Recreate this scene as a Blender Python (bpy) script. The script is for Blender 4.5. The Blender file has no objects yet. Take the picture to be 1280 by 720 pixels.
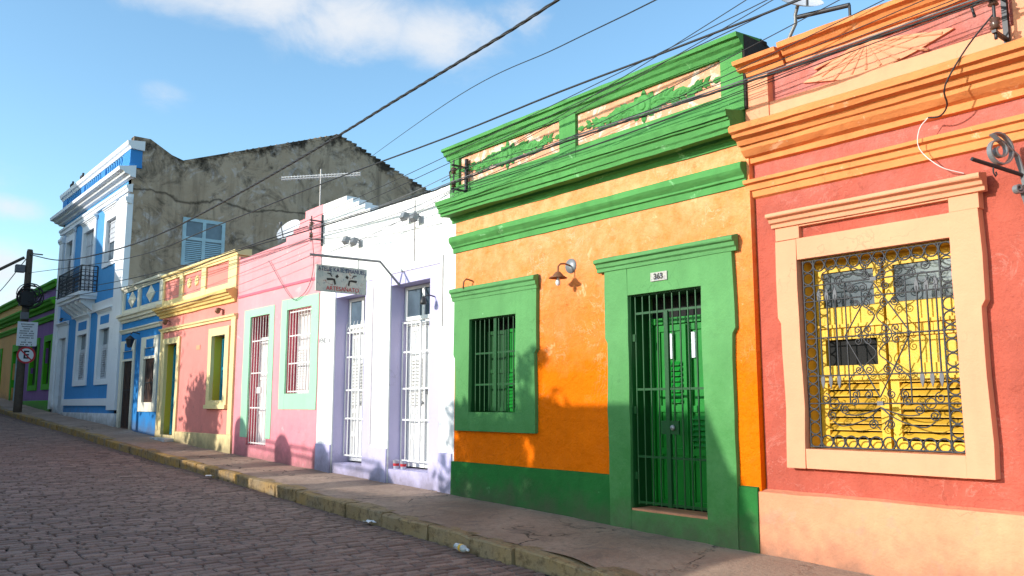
import bpy, bmesh, math, random
from mathutils import Vector, Matrix, noise
random.seed(7)
R = math.radians
sc = bpy.context.scene
COL = sc.collection

# ------------------------------------------------------------------ materials
def lin(h, k=1.0):
    h = h.lstrip('#')
    o = []
    for i in (0, 2, 4):
        c = int(h[i:i+2], 16) / 255
        c = c / 12.92 if c <= 0.04045 else ((c + 0.055) / 1.055) ** 2.4
        o.append(min(0.88, c * k))
    return (*o, 1)

class N:
    """tiny node helper"""
    def __init__(s, name):
        s.m = bpy.data.materials.new(name); s.m.use_nodes = True
        s.t = s.m.node_tree; s.b = s.t.nodes['Principled BSDF']
        s.g = s.t.nodes.new('ShaderNodeNewGeometry')
    def n(s, ty, **kw):
        o = s.t.nodes.new(ty)
        for k, v in kw.items():
            if k in o.inputs.keys(): s.set(o.inputs[k], v)
            else: setattr(o, k, v)
        return o
    def set(s, i, v):
        if isinstance(v, bpy.types.NodeSocket): s.t.links.new(v, i)
        else: i.default_value = v
    def noise(s, scale, detail=4, vec=None, rough=.55, dist=0):
        o = s.n('ShaderNodeTexNoise'); o.inputs['Scale'].default_value = scale
        o.inputs['Detail'].default_value = detail; o.inputs['Roughness'].default_value = rough
        o.inputs['Distortion'].default_value = dist
        s.t.links.new(vec or s.g.outputs['Position'], o.inputs['Vector'])
        return o.outputs['Fac']
    def scaled(s, v):
        o = s.n('ShaderNodeVectorMath', operation='MULTIPLY')
        s.t.links.new(s.g.outputs['Position'], o.inputs[0]); o.inputs[1].default_value = v
        return o.outputs[0]
    def ramp(s, f, a, b, lo=0., hi=1.):
        o = s.n('ShaderNodeMapRange'); s.set(o.inputs[0], f)
        for i, v in zip((1, 2, 3, 4), (a, b, lo, hi)): o.inputs[i].default_value = v
        return o.outputs[0]
    def mix(s, f, a, b, bt='MIX'):
        o = s.n('ShaderNodeMix', data_type='RGBA', blend_type=bt)
        s.set(o.inputs[0], f); s.set(o.inputs[6], a); s.set(o.inputs[7], b)
        return o.outputs[2]
    def math(s, op, a, b=0.):
        o = s.n('ShaderNodeMath', operation=op); s.set(o.inputs[0], a); s.set(o.inputs[1], b)
        return o.outputs[0]
    def z(s):
        o = s.n('ShaderNodeSeparateXYZ'); s.t.links.new(s.g.outputs['Position'], o.inputs[0]); return o.outputs
    def bump(s, h, strength, dist=.02, nrm=None):
        o = s.n('ShaderNodeBump'); o.inputs['Strength'].default_value = strength
        o.inputs['Distance'].default_value = dist; s.set(o.inputs['Height'], h)
        if nrm: s.t.links.new(nrm, o.inputs['Normal'])
        return o.outputs[0]
    def out(s, col, rough=.8, nrm=None, metal=0., spec=.35):
        s.set(s.b.inputs['Base Color'], col); s.set(s.b.inputs['Roughness'], rough)
        s.b.inputs['Metallic'].default_value = metal
        s.b.inputs['Specular IOR Level'].default_value = spec
        if nrm: s.t.links.new(nrm, s.b.inputs['Normal'])
        return s.m

def mul(c, k): return (min(.9, c[0]*k), min(.9, c[1]*k), min(.9, c[2]*k), 1)

def plaster(name, hx, k=.76, var=.16, stain=.22, peel=None, peel_amt=.0, bumpy=.5, fade=None, rough=.8, spec=.3, scratch=None):
    n = N(name); c = lin(hx, k)
    col = n.mix(n.ramp(n.noise(.9, 6), .3, .7), mul(c, 1 - var), mul(c, 1 + var * .7))
    col = n.mix(n.ramp(n.noise(7, 5), .35, .75, 0, .45), col, mul(c, 1 - var * 1.4))
    if fade:    # (hex, z0, z1) height tone: sun-bleached tops, deeper bases, painted sunlight on the sky blue
        zz = n.z()[2]
        f = n.math('ADD', zz, n.ramp(n.noise(1.3, 8, rough=.7), .25, .75, -.55, .55))
        f = n.ramp(f, fade[1], fade[2], 0, fade[3])
        f2 = n.math('MULTIPLY', f, n.ramp(n.noise(5, 8, rough=.72), .3, .62, .35, 1))
        col = n.mix(f2, col, lin(fade[0], k))
    if peel:
        p = n.ramp(n.noise(3.1, 10, rough=.72, dist=.6), 1 - peel_amt - .02, 1 - peel_amt + .015)
        pz_ = n.ramp(n.z()[2], 1.7, 3.3, .02, .9) if name.startswith('orange') else .8
        col = n.mix(n.math('MULTIPLY', p, pz_), col, lin(peel, .8))
    if scratch:
        zl = n.ramp(n.z()[2], 1.6, 3.0, .04, 1.) if name.startswith('orange') else 1.  # trowel marks and flaked edges; pale lines also paint in relief highlights
        e = n.math('ABSOLUTE', n.math('SUBTRACT', n.noise(2.6, 7, rough=.68, dist=1.1), .5))
        e = n.math('MULTIPLY', n.ramp(e, .002, .013, 1, 0), n.ramp(n.noise(1.6, 4), .48, .6))
        col = n.mix(n.math('MULTIPLY', n.math('MULTIPLY', e, scratch[1]), zl), col, lin(scratch[0], .85))
    st = n.noise(1., 5, vec=n.scaled((3.2, 3.2, .32)), rough=.6)
    col = n.mix(n.ramp(st, .52, .82, 0, stain), col, mul(c, .32))
    px_ = n.math('ADD', n.z()[0], 5.57)    # splash dirt just above the pavement
    zg = n.math('ADD', n.math('MULTIPLY', px_, -.0295), n.math('MULTIPLY', n.math('MULTIPLY', px_, px_), .00024))
    hh = n.math('SUBTRACT', n.z()[2], n.math('ADD', zg, .146))
    hh = n.math('ADD', hh, n.ramp(n.noise(2.4, 7, rough=.7), .3, .7, -.22, .22))
    col = n.mix(n.ramp(hh, -.05, .42, .62, 0), col, (.10, .078, .062, 1))
    dv = n.n('ShaderNodeVectorMath', operation='ADD'); nz = n.n('ShaderNodeTexNoise'); nz.inputs['Scale'].default_value = 3; nz.inputs['Detail'].default_value = 5
    n.t.links.new(n.g.outputs['Position'], nz.inputs['Vector']); n.t.links.new(n.g.outputs['Position'], dv.inputs[0]); n.t.links.new(nz.outputs['Color'], dv.inputs[1])
    vo = n.n('ShaderNodeTexVoronoi', feature='DISTANCE_TO_EDGE'); vo.inputs['Scale'].default_value = .55; n.t.links.new(dv.outputs[0], vo.inputs['Vector'])
    ck = n.math('MULTIPLY', n.ramp(vo.outputs['Distance'], .001, .006, .55, 0), n.ramp(n.noise(.8, 3), .48, .58))
    col = n.mix(n.math('MULTIPLY', ck, .6), col, mul(c, .4))
    h1 = n.noise(4.5, 7, rough=.6); h2 = n.noise(38, 4)
    h = n.math('ADD', h1, n.math('MULTIPLY', h2, .18))
    return n.out(col, rough, n.bump(h, bumpy, .035), spec=spec)

def paint(name, hx, k=.76, var=.12, rough=.5, spec=.4, metal=0., worn=None, bumpy=.12):
    n = N(name); c = lin(hx, k)
    col = n.mix(n.ramp(n.noise(4, 5), .3, .7), mul(c, 1 - var), mul(c, 1 + var))
    if worn: col = n.mix(n.ramp(n.noise(17, 8, rough=.7), .6, .68, 0, .85), col, lin(worn, .8))
    return n.out(col, rough, n.bump(n.noise(30, 4), bumpy, .01), metal=metal, spec=spec)

def simple(name, c, rough=.5, metal=0., spec=.4, var=.12):
    n = N(name); c = (*c, 1)
    return n.out(n.mix(n.noise(12, 3), mul(c, 1-var), mul(c, 1+var)), rough, None, metal, spec)

def glass(name, c=(.05, .07, .09), rough=.08):
    n = N(name)
    return n.out(n.mix(n.ramp(n.noise(1.7, 3), .35, .7), (*c, 1), mul((*c, 1), 2.2)), rough, None, 0, .7)

MT = {}
MT['salmon'] = plaster('salmon_plaster', 'DC6E5A', k=.68, var=.2, peel='EFA898', peel_amt=.30, stain=.34, bumpy=1.5, fade=('E29C94', 3.6, 5.4, .85), scratch=('F0B8A8', .22), spec=.14)
MT['peach'] = plaster('peach_plaster', 'FFB088', k=.78, var=.08, stain=.16, bumpy=.4, peel='FBD8C4', peel_amt=.26)
MT['apricot'] = plaster('apricot_plaster', 'FFA05E', k=.76, var=.15, stain=.42, bumpy=.5, peel='FFC498', peel_amt=.38)
MT['peachbase'] = plaster('peach_base_plaster', 'FFAA80', k=.76, var=.15, stain=.22, bumpy=.8, peel='F0A080', peel_amt=.42)
MT['orange'] = plaster('orange_plaster', 'FF7600', k=.92, var=.10, peel='FFC28C', peel_amt=.36, stain=.16, bumpy=1.8, fade=('FFB888', 2.1, 4.7, .9), rough=.7, spec=.08, scratch=('FFDCBC', .4))
MT['panel'] = plaster('peach_panel_plaster', 'FFB48C', k=.78, var=.18, peel='FFE4D2', peel_amt=.46, stain=.45, bumpy=1., scratch=('FFEEDF', .6))
MT['green'] = plaster('green_plaster', '7CC278', k=.56, var=.14, stain=.2, bumpy=.6, fade=('54A052', 2.5, .6, 1.), peel='9CD49A', peel_amt=.33, spec=.14)
MT['greenc'] = plaster('green_cornice_paint', '68B464', k=.66, var=.18, stain=.6, bumpy=.5, peel='94CE90', peel_amt=.36, spec=.14)
MT['greenb'] = plaster('dark_green_base_plaster', '3F964A', k=.54, var=.2, stain=.35, bumpy=.8, peel='5FA666', peel_amt=.35, spec=.1)
MT['greendoor'] = paint('green_door_gloss', '1E9E36', k=.58, rough=.35)
MT['greenbar'] = paint('green_iron_paint', '1E5E2C', k=.6, rough=.4)
MT['white'] = plaster('white_wall_plaster', 'FFFEFC', k=.84, var=.06, stain=.16, bumpy=.4)
MT['lav'] = plaster('lavender_plaster', 'D3CCF2', k=.82, var=.06, stain=.12, bumpy=.3)
MT['lavd'] = plaster('lavender_reveal_plaster', 'D6CCEE', k=.84, var=.06, stain=.12, bumpy=.3)
MT['whitepaint'] = paint('white_gloss_paint', 'F6F5F2', k=.85, rough=.4, var=.05)
MT['pink'] = plaster('pink_plaster', 'FFA6AC', k=.84, var=.1, stain=.2, bumpy=.45, fade=('F2889A', 2.0, .8, .7), peel='FFC4C6', peel_amt=.36)
MT['pinkline'] = plaster('deep_pink_moulding', 'E0788C', k=.8, var=.07, stain=.1)
MT['mint'] = plaster('mint_plaster', 'B2E8C0', k=.8, var=.05, stain=.08, bumpy=.2)
MT['redrev'] = plaster('red_reveal_plaster', 'E06070', k=.8, var=.06, stain=.1)
MT['ypink'] = plaster('rose_plaster', 'F8998E', k=.8, var=.1, stain=.22, bumpy=.4)
MT['cream'] = plaster('pale_yellow_plaster', 'FFE7A8', k=.8, var=.08, stain=.2, bumpy=.3)
MT['creamd'] = plaster('yellow_cornice_plaster', 'FBD586', k=.78, var=.1, stain=.4, bumpy=.3)
MT['olive'] = plaster('mustard_reveal_plaster', 'F6D64A', k=.72, var=.06, stain=.1)
MT['teal'] = paint('teal_shutter_paint', '1E9AB8', k=.7)
MT['blue'] = plaster('bright_blue_plaster', '2E90DA', k=.72, var=.1, stain=.2, bumpy=.3)
MT['ivory'] = plaster('ivory_plaster', 'FAF2DC', k=.8, var=.1, stain=.4, bumpy=.3)
MT['bblue'] = plaster('sky_blue_plaster', '48A0E6', k=.74, var=.08, stain=.14, bumpy=.25, fade=('64B2EE', 5.2, 6.6, .95))  # fade puts the sunlit look of the upper storey into the colour
MT['bblue2'] = plaster('mid_blue_plaster', '4296E0', k=.74, var=.06, stain=.08, bumpy=.2)
MT['bwhite'] = plaster('house_white_plaster', 'F6F8FC', k=.85, var=.05, stain=.1, bumpy=.2)
MT['greywhite'] = paint('greyish_shutter_paint', 'D2D6DE', k=.75, rough=.5)
MT['purple'] = plaster('purple_plaster', 'B078C8', k=.55, var=.1, stain=.15, bumpy=.3)
MT['lime'] = plaster('lime_green_plaster', '5CC41E', k=.7, var=.1, stain=.15, bumpy=.3)
MT['lpeach'] = plaster('amber_plaster', 'FFC070', k=.72, var=.1, stain=.15, bumpy=.3)
MT['oppo'] = plaster('beige_plaster', 'B8A488', k=.6)
MT['iron'] = simple('wrought_iron', (.045, .045, .05), .5, .4)
MT['rust'] = simple('rusty_iron', (.22, .10, .05), .7, .2)
MT['grey_iron'] = simple('galvanised_iron', (.26, .27, .28), .5, .5)
MT['spear'] = simple('spear_iron', (.12, .12, .13), .6, .1)
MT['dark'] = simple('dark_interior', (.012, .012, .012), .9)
MT['cable'] = simple('cable_rubber', (.02, .02, .022), .6)
MT['cablegrey'] = simple('grey_cable', (.14, .14, .15), .6)
MT['wood'] = simple('weathered_wood', (.10, .075, .055), .85, var=.4)
MT['browndoor'] = simple('brown_door_wood', (.12, .055, .03), .6, var=.4)
MT['tile'] = plaster('clay_roof_tile', 'B06A48', k=.7, var=.3, stain=.5)
MT['glass'] = glass('window_glass')
MT['skyglass'] = glass('pale_window_glass', (.085, .10, .11), .1)
MT['porcelain'] = simple('brown_porcelain', (.10, .05, .035), .25)
MT['dish'] = simple('dish_metal', (.62, .62, .64), .45, .1)
MT['leaf'] = simple('leaf_green', (.05, .10, .03), .6, var=.5)
MT['leafd'] = simple('leaf_dark', (.03, .07, .02), .6, var=.5)
MT['red'] = simple('red_paint', (.5, .03, .04), .5)
n = N('old_glazed_tile')
c = n.mix(n.ramp(n.noise(26, 4), .5, .6, 0, .6), lin('D8D6C8', .62), lin('B89AA8', .62)); c = n.mix(n.ramp(n.noise(33, 3), .58, .66, 0, .7), c, lin('6A78A8', .7))
MT['tileglaze'] = n.out(c, .3)
MT['black'] = simple('black_paint', (.02, .02, .02), .5)
MT['signwhite'] = simple('sign_white', (.72, .74, .78), .4)
MT['yellowsh'] = paint('yellow_shutter_paint', 'FFC832', k=.74, var=.14, rough=.5, bumpy=.3, worn='F0D89A')
MT['yellowdk'] = paint('ochre_shutter_paint', 'EDB83C', k=.72, var=.16, rough=.5, bumpy=.3)
MT['grimy'] = plaster('black_mould_plaster', '4A423C', k=.5, var=.4, stain=.5, bumpy=.8)
MT['bars'] = paint('pale_grille_paint', 'EFE6E2', k=.85, rough=.45)
MT['ltblue'] = paint('pale_blue_frame_paint', 'B4D4E0', k=.8, rough=.5)

# mouldy raw render of the tall gable
n = N('mouldy_gable_render')
c = n.mix(n.ramp(n.noise(.55, 8, rough=.65), .32, .68), lin('A68E76', .95), lin('C2AC96', .95))
c = n.mix(n.ramp(n.noise(1.7, 9, rough=.72, dist=.8), .55, .66, 0, .75), c, lin('CCC0BC', 1.))
c = n.mix(n.ramp(n.noise(1.1, 10, rough=.75, dist=1.), .50, .67, 0, .85), c, lin('4E453C', .7))
c = n.mix(n.ramp(n.noise(1., 6, vec=n.scaled((2, 2, .25)), rough=.6), .55, .75, 0, .6), c, lin('5A4E42', .7))
yz = n.z()
# black algae along the sloping top edge
ridge = n.math('SUBTRACT', 12.6, n.math('MULTIPLY', n.math('ABSOLUTE', n.math('SUBTRACT', yz[1], 7.7)), .37))
ridge = n.math('MAXIMUM', ridge, n.math('SUBTRACT', 11.0, n.math('MULTIPLY', n.math('MAXIMUM', n.math('SUBTRACT', yz[1], .6), 0.), .62)))
d = n.math('SUBTRACT', ridge, yz[2])
d = n.math('ADD', d, n.ramp(n.noise(1.6, 8, rough=.7), .3, .7, -.9, .5))
c = n.mix(n.ramp(d, -.35, .20, .9, 0), c, lin('2B2621', .6))
# a dark crack line across the render
lz = n.math('ADD', 9.05, n.math('MULTIPLY', n.ramp(n.noise(.8, 6), .3, .7, -.5, .5), .35))
lz = n.math('ABSOLUTE', n.math('SUBTRACT', yz[2], lz))
c = n.mix(n.ramp(lz, .0, .07, .8, 0), c, lin('3A322B', .6))
MT['gable'] = n.out(c, .92, n.bump(n.noise(3, 9, rough=.7), .8, .06), spec=.2)

# road setts
n = N('brick_red_setts')
at = n.n('ShaderNodeAttribute', attribute_name='tint'); a = at.outputs['Fac']
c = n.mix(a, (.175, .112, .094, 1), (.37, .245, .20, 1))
c = n.mix(n.ramp(n.noise(.35, 5), .35, .65, 0, .55), c, (.27, .185, .15, 1))
c = n.mix(n.ramp(n.noise(45, 5), .4, .7, 0, .35), c, (.05, .035, .03, 1))
MT['sett'] = n.out(c, n.ramp(n.noise(20, 4), .3, .7, .68, .9), n.bump(n.noise(55, 5), .5, .012), spec=.25)
n = N('joint_dirt')
MT['joint'] = n.out(n.mix(n.noise(9, 5), (.02, .015, .012, 1), (.06, .044, .034, 1)), .95, n.bump(n.noise(60, 4), .6, .01), spec=.1)

# pavement concrete with cracks
def pavement_mat():
    n = N('cracked_pavement_concrete')
    c = n.mix(n.ramp(n.noise(.8, 7, rough=.65), .32, .68), (.25, .165, .12, 1), (.45, .32, .24, 1))
    c = n.mix(n.ramp(n.noise(14, 7, rough=.7), .45, .68, 0, .5), c, (.17, .12, .092, 1))
    dv = n.n('ShaderNodeVectorMath', operation='ADD')
    nz = n.n('ShaderNodeTexNoise'); nz.inputs['Scale'].default_value = 2.2; nz.inputs['Detail'].default_value = 6
    n.t.links.new(n.g.outputs['Position'], nz.inputs['Vector'])
    n.t.links.new(n.g.outputs['Position'], dv.inputs[0]); n.t.links.new(nz.outputs['Color'], dv.inputs[1])
    vo = n.n('ShaderNodeTexVoronoi', feature='DISTANCE_TO_EDGE'); vo.inputs['Scale'].default_value = .62
    n.t.links.new(dv.outputs[0], vo.inputs['Vector'])
    ck = n.math('MULTIPLY', n.ramp(vo.outputs['Distance'], .002, .016, .85, 0), n.ramp(n.noise(.6, 3), .45, .58))
    c = n.mix(ck, c, (.03, .024, .02, 1))
    c = n.mix(n.ramp(n.noise(2.6, 8, rough=.72, dist=.7), .54, .60, 0, .55), c, (.20, .15, .12, 1))
    px = n.z()[0]   # loose gritty patch at the near end
    gr = n.ramp(n.math('ADD', px, n.ramp(n.noise(2, 5), .3, .7, -.6, .6)), -6.1, -5.7)
    c = n.mix(n.math('MULTIPLY', gr, n.ramp(n.noise(34, 6, rough=.7), .42, .6, .2, .95)), c, (.40, .285, .205, 1))
    h = n.math('ADD', n.noise(26, 7, rough=.7), n.math('MULTIPLY', ck, -1.2))
    return n.out(c, .88, n.bump(h, .7, .02), spec=.25)
MT['pave'] = pavement_mat()
n = N('worn_yellow_kerb')
c = n.mix(n.ramp(n.noise(2.2, 8, rough=.7), .40, .62), lin('D8A858', .62), lin('B09A7C', .62))
kx = n.ramp(n.math('ADD', n.z()[0], n.ramp(n.noise(.9, 4), .3, .7, -3, 3)), -17., -13., 0, .75)
c = n.mix(kx, c, n.mix(n.noise(5, 6), lin('A8947A', .7), lin('B8A078', .7)))
c = n.mix(n.ramp(n.noise(9, 8, rough=.7), .5, .68, 0, .8), c, lin('5E4A36', .6))
MT['kerb'] = n.out(c, .85, n.bump(n.noise(14, 8, rough=.7), .9, .03), spec=.25)
n = N('earth')
MT['earth'] = n.out(n.mix(n.noise(.5, 6), (.10, .08, .06, 1), (.17, .14, .10, 1)), .95)

# ------------------------------------------------------------------ object helpers
def tag(o, label=None, cat=None, group=None, kind=None):
    if label: o['label'] = label
    if cat: o['category'] = cat
    if group: o['group'] = group
    if kind: o['kind'] = kind
    return o

def thing(name, label, cat, loc, group=None):
    o = bpy.data.objects.new(name, None); COL.objects.link(o)
    o.location = loc; o.empty_display_size = .2
    return tag(o, label, cat, group)

def rootloc(o):
    v = Vector((0, 0, 0))
    while o: v += Vector(o.location); o = o.parent
    return v

class MB:
    def __init__(s): s.v = []; s.f = []; s.m = []; s.sm = []
    def add(s, vs, fs, m=0, sm=False):
        k = len(s.v); s.v += [tuple(p) for p in vs]
        for f in fs: s.f.append(tuple(i + k for i in f)); s.m.append(m); s.sm.append(sm)
        return s
    def quad(s, a, b, c, d, m=0): return s.add([a, b, c, d], [(0, 1, 2, 3)], m)
    def box(s, x0, x1, y0, y1, z0, z1, m=0):
        if x0 > x1: x0, x1 = x1, x0
        v = [(x0,y0,z0),(x1,y0,z0),(x1,y1,z0),(x0,y1,z0),(x0,y0,z1),(x1,y0,z1),(x1,y1,z1),(x0,y1,z1)]
        return s.add(v, [(0,3,2,1),(4,5,6,7),(0,1,5,4),(1,2,6,5),(2,3,7,6),(3,0,4,7)], m)
    def prism(s, poly, y0, y1, m=0):      # poly (x,z) counter-clockwise seen from the street (-y)
        n = len(poly)
        v = [(x, y0, z) for x, z in poly] + [(x, y1, z) for x, z in poly]
        f = [tuple(range(n)), tuple(range(2*n-1, n-1, -1))]
        f += [(i, n+i, n+(i+1) % n, (i+1) % n) for i in range(n)]
        return s.add(v, f, m)
    def prof(s, x0, x1, pts, seg=.2, jit=.007, m=0):   # moulding: (y,z) profile from the wall foot to the wall head
        n = max(1, int(abs(x1-x0)/seg)); k = len(pts); v = []
        for i in range(n+1):
            x = x0 + (x1-x0)*i/n
            for j, (y, z) in enumerate(pts):
                e = (noise.noise_vector(Vector((x*.9, j*3.1, z))) + .6*noise.noise_vector(Vector((x*3.7, j*1.1, z+5)))) * jit
                v.append((x, y + e.x, z + e.y))
        f = []
        for i in range(n):
            for j in range(k-1):
                a = i*k+j; f.append((a, a+k, a+k+1, a+1))
        s.add(v, f, m)
        s.add(v[:k], [tuple(range(k))], m); s.add(v[-k:], [tuple(range(k-1, -1, -1))], m)
        return s
    def tube(s, pts, r, n=6, m=0, cap=True, r1=None):
        pts = [Vector(p) for p in pts]; k = len(pts); v = []
        up = Vector((0, 0, 1)); last = None
        for i, p in enumerate(pts):
            t = (pts[min(i+1, k-1)] - pts[max(i-1, 0)])
            if t.length < 1e-9: t = Vector((1, 0, 0))
            t.normalize()
            if last is None:
                a = t.cross(up if abs(t.z) < .9 else Vector((1, 0, 0))); a.normalize()
            else:
                a = last - t*last.dot(t); a.normalize()
            last = a; b = t.cross(a)
            rr = r if r1 is None else r + (r1-r)*i/(k-1)
            for j in range(n):
                q = 2*math.pi*j/n; v.append(p + (a*math.cos(q) + b*math.sin(q))*rr)
        f = [(i*n+j, i*n+(j+1) % n, (i+1)*n+(j+1) % n, (i+1)*n+j) for i in range(k-1) for j in range(n)]
        s.add(v, f, m, True)
        if cap: s.add(v[:n], [tuple(range(n-1, -1, -1))], m); s.add(v[-n:], [tuple(range(n))], m)
        return s
    def ring(s, c, r, t, n=14, m=0, ns=5, ax=None):   # ring in the xz plane
        ax = ax or (Vector((1, 0, 0)), Vector((0, 0, 1)))
        c = Vector(c)
        return s.tube([c + ax[0]*r*math.cos(2*math.pi*i/n) + ax[1]*r*math.sin(2*math.pi*i/n) for i in range(n+1)], t, ns, m, False)
    def lathe(s, c, prof, n=16, m=0, axis='z', smooth=True):
        v = []; k = len(prof)
        for i in range(n):
            q = 2*math.pi*i/n
            for r, h in prof:
                p = (r*math.cos(q), r*math.sin(q), h)
                if axis == 'y': p = (p[0], p[2], p[1])
                if axis == 'x': p = (p[2], p[0], p[1])
                v.append((c[0]+p[0], c[1]+p[1], c[2]+p[2]))
        f = [(i*k+j, ((i+1) % n)*k+j, ((i+1) % n)*k+j+1, i*k+j+1) for i in range(n) for j in range(k-1)]
        return s.add(v, f, m, smooth)
    def build(s, name, mats, parent=None, bevel=0., fix=True, rough=0.):
        if not isinstance(mats, (list, tuple)): mats = [mats]
        me = bpy.data.meshes.new(name)
        off = rootloc(parent) if parent else Vector((0, 0, 0))
        me.from_pydata([Vector(p) - off for p in s.v], [], s.f)
        for m in mats: me.materials.append(m)
        for p, m, q in zip(me.polygons, s.m, s.sm): p.material_index = m; p.use_smooth = q
        if bevel or fix or rough:
            bm = bmesh.new(); bm.from_mesh(me)
            if bevel:
                bmesh.ops.remove_doubles(bm, verts=bm.verts, dist=1e-5)
                es = [e for e in bm.edges if len(e.link_faces) == 2 and e.calc_face_angle(0) > .5 and not e.smooth is False]
                if es: bmesh.ops.bevel(bm, geom=es, offset=bevel, segments=2, affect='EDGES', profile=.6, clamp_overlap=True)
            if fix: bmesh.ops.recalc_face_normals(bm, faces=bm.faces)
            bm.to_mesh(me); bm.free()
        o = bpy.data.objects.new(name, me); COL.objects.link(o)
        if parent: o.parent = parent
        return o

def pieces(name, mat, parent, fns, bevel=0., label=None):
    for f in fns:
        M = MB(); f(M); M.build(name, mat, parent, bevel=bevel)

def text_mesh(name, body, size, mat, parent, pos, facing='street', cat=None, width=None, depth=.002, bold=0.):
    cu = bpy.data.curves.new('txt', 'FONT'); cu.body = body; cu.size = size; cu.extrude = depth
    cu.align_x = 'CENTER'; cu.align_y = 'CENTER'; cu.offset = bold; cu.resolution_u = 3
    ob = bpy.data.objects.new('txt', cu); COL.objects.link(ob)
    dg = bpy.context.evaluated_depsgraph_get(); dg.update()
    me = bpy.data.meshes.new_from_object(ob.evaluated_get(dg))
    bpy.data.objects.remove(ob); bpy.data.curves.remove(cu)
    xs = [v.co.x for v in me.vertices]; w = max(xs)-min(xs)
    k = width/w if width else 1
    off = rootloc(parent) if parent else Vector((0, 0, 0))
    for v in me.vertices:
        x, y, z = v.co.x*k, v.co.y, v.co.z
        if facing == 'street': q = Vector((x, -z, y))
        else: q = Vector((z, x, y))            # faces +X
        v.co = q + Vector(pos) - off
    me.materials.clear(); me.materials.append(mat)
    o = bpy.data.objects.new(name, me); COL.objects.link(o)
    if parent: o.parent = parent
    return o

# ------------------------------------------------------------------ terrain levels
GX = [(-400, 14), (-100, 4.6), (-60, 2.55), (-40.1, 1.434), (-30.2, 1.02), (-25.5, .764), (-20.2, .561), (-15.8, .417), (-11.1, .326), (-5.57, .146), (0, -.03), (10, -.35), (300, -6)]
def g0(X):
    for (a, za), (b, zb) in zip(GX, GX[1:]):
        if a <= X <= b: return za + (zb-za)*(X-a)/(b-a)
    return GX[0][1] if X < GX[0][0] else GX[-1][1]
def g(X): return sum(g0(X+d) for d in (-3, -2, -1, 0, 1, 2, 3))/7
KY = [(-100, -1.3), (-24, -1.31), (-19.3, -1.36), (-16.5, -1.42), (-15, -1.52), (-12.7, -1.66), (-11.2, -1.74), (-8, -1.86), (-5, -1.8), (30, -1.8)]
def ky(X):
    for (a, za), (b, zb) in zip(KY, KY[1:]):
        if a <= X <= b: return za + (zb-za)*(X-a)/(b-a)
    return -1.3

# ------------------------------------------------------------------ wall with openings
def wall_mb(M, x0, x1, top, openings, y=0., depth=7., zb=-1.5, through=.5, back=True):
    """street front with rectangular holes, jamb faces, side walls and back.  top: list of (x,z) or a number"""
    if not isinstance(top, list): top = [(x0, top), (x1, top)]
    def tz(x):
        for (a, za), (b, zb_) in zip(top, top[1:]):
            if a <= x <= b: return za + (zb_-za)*(0 if b == a else (x-a)/(b-a))
        return top[-1][1]
    xs = sorted(set([x0, x1] + [a for o in openings for a in o[:2]] + [t[0] for t in top]))
    tmin = min(t[1] for t in top)
    zs = sorted(set([zb, tmin] + [a for o in openings for a in o[2:4]]))
    for xa, xb in zip(xs, xs[1:]):
        xm = (xa+xb)/2
        for za, zc in zip(zs, zs[1:]):
            zm = (za+zc)/2
            if any(o[0] < xm < o[1] and o[2] < zm < o[3] for o in openings): continue
            M.quad((xa, y, za), (xb, y, za), (xb, y, zc), (xa, y, zc))
        ta, tb = tz(xa+1e-6), tz(xb-1e-6)
        if max(ta, tb) > tmin + 1e-4: M.quad((xa, y, tmin), (xb, y, tmin), (xb, y, tb), (xa, y, ta))
        M.quad((xa, y, ta), (xb, y, tb), (xb, y+.3, tb), (xa, y+.3, ta))
        M.quad((xb, y+.3, zb), (xa, y+.3, zb), (xa, y+.3, ta), (xb, y+.3, tb)) if not any(o[0] < xm < o[1] for o in openings) else None
    for (xa, _), (xb, _) in zip(top, top[1:]):
        if xa == xb:
            z0, z1 = sorted(t[1] for t in top if t[0] == xa)[:2]
            M.quad((xa, y, z0), (xa, y+.3, z0), (xa, y+.3, z1), (xa, y, z1))
    for xa, xb, za, zc in openings:
        t = y + through
        M.quad((xa, y, za), (xa, y, zc), (xa, t, zc), (xa, t, za)); M.quad((xb, y, zc), (xb, y, za), (xb, t, za), (xb, t, zc))
        M.quad((xa, y, zc), (xb, y, zc), (xb, t, zc), (xa, t, zc)); M.quad((xb, y, za), (xa, y, za), (xa, t, za), (xb, t, za))
    if back:
        lo = min(tmin, top[0][1], top[-1][1]) - .55
        M.quad((x0, y+.3, zb), (x0, y, zb), (x0, y, top[0][1]), (x0, y+.3, top[0][1]))
        M.quad((x1, y, zb), (x1, y+.3, zb), (x1, y+.3, top[-1][1]), (x1, y, top[-1][1]))
        for X in (x0+.004, x1-.004):
            M.quad((X, y+.3, zb), (X, y+depth, zb), (X, y+depth, lo), (X, y+.3, lo))
        M.quad((x0, y+depth, zb), (x1, y+depth, zb), (x1, y+depth, lo), (x0, y+depth, lo))
    return M

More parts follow.
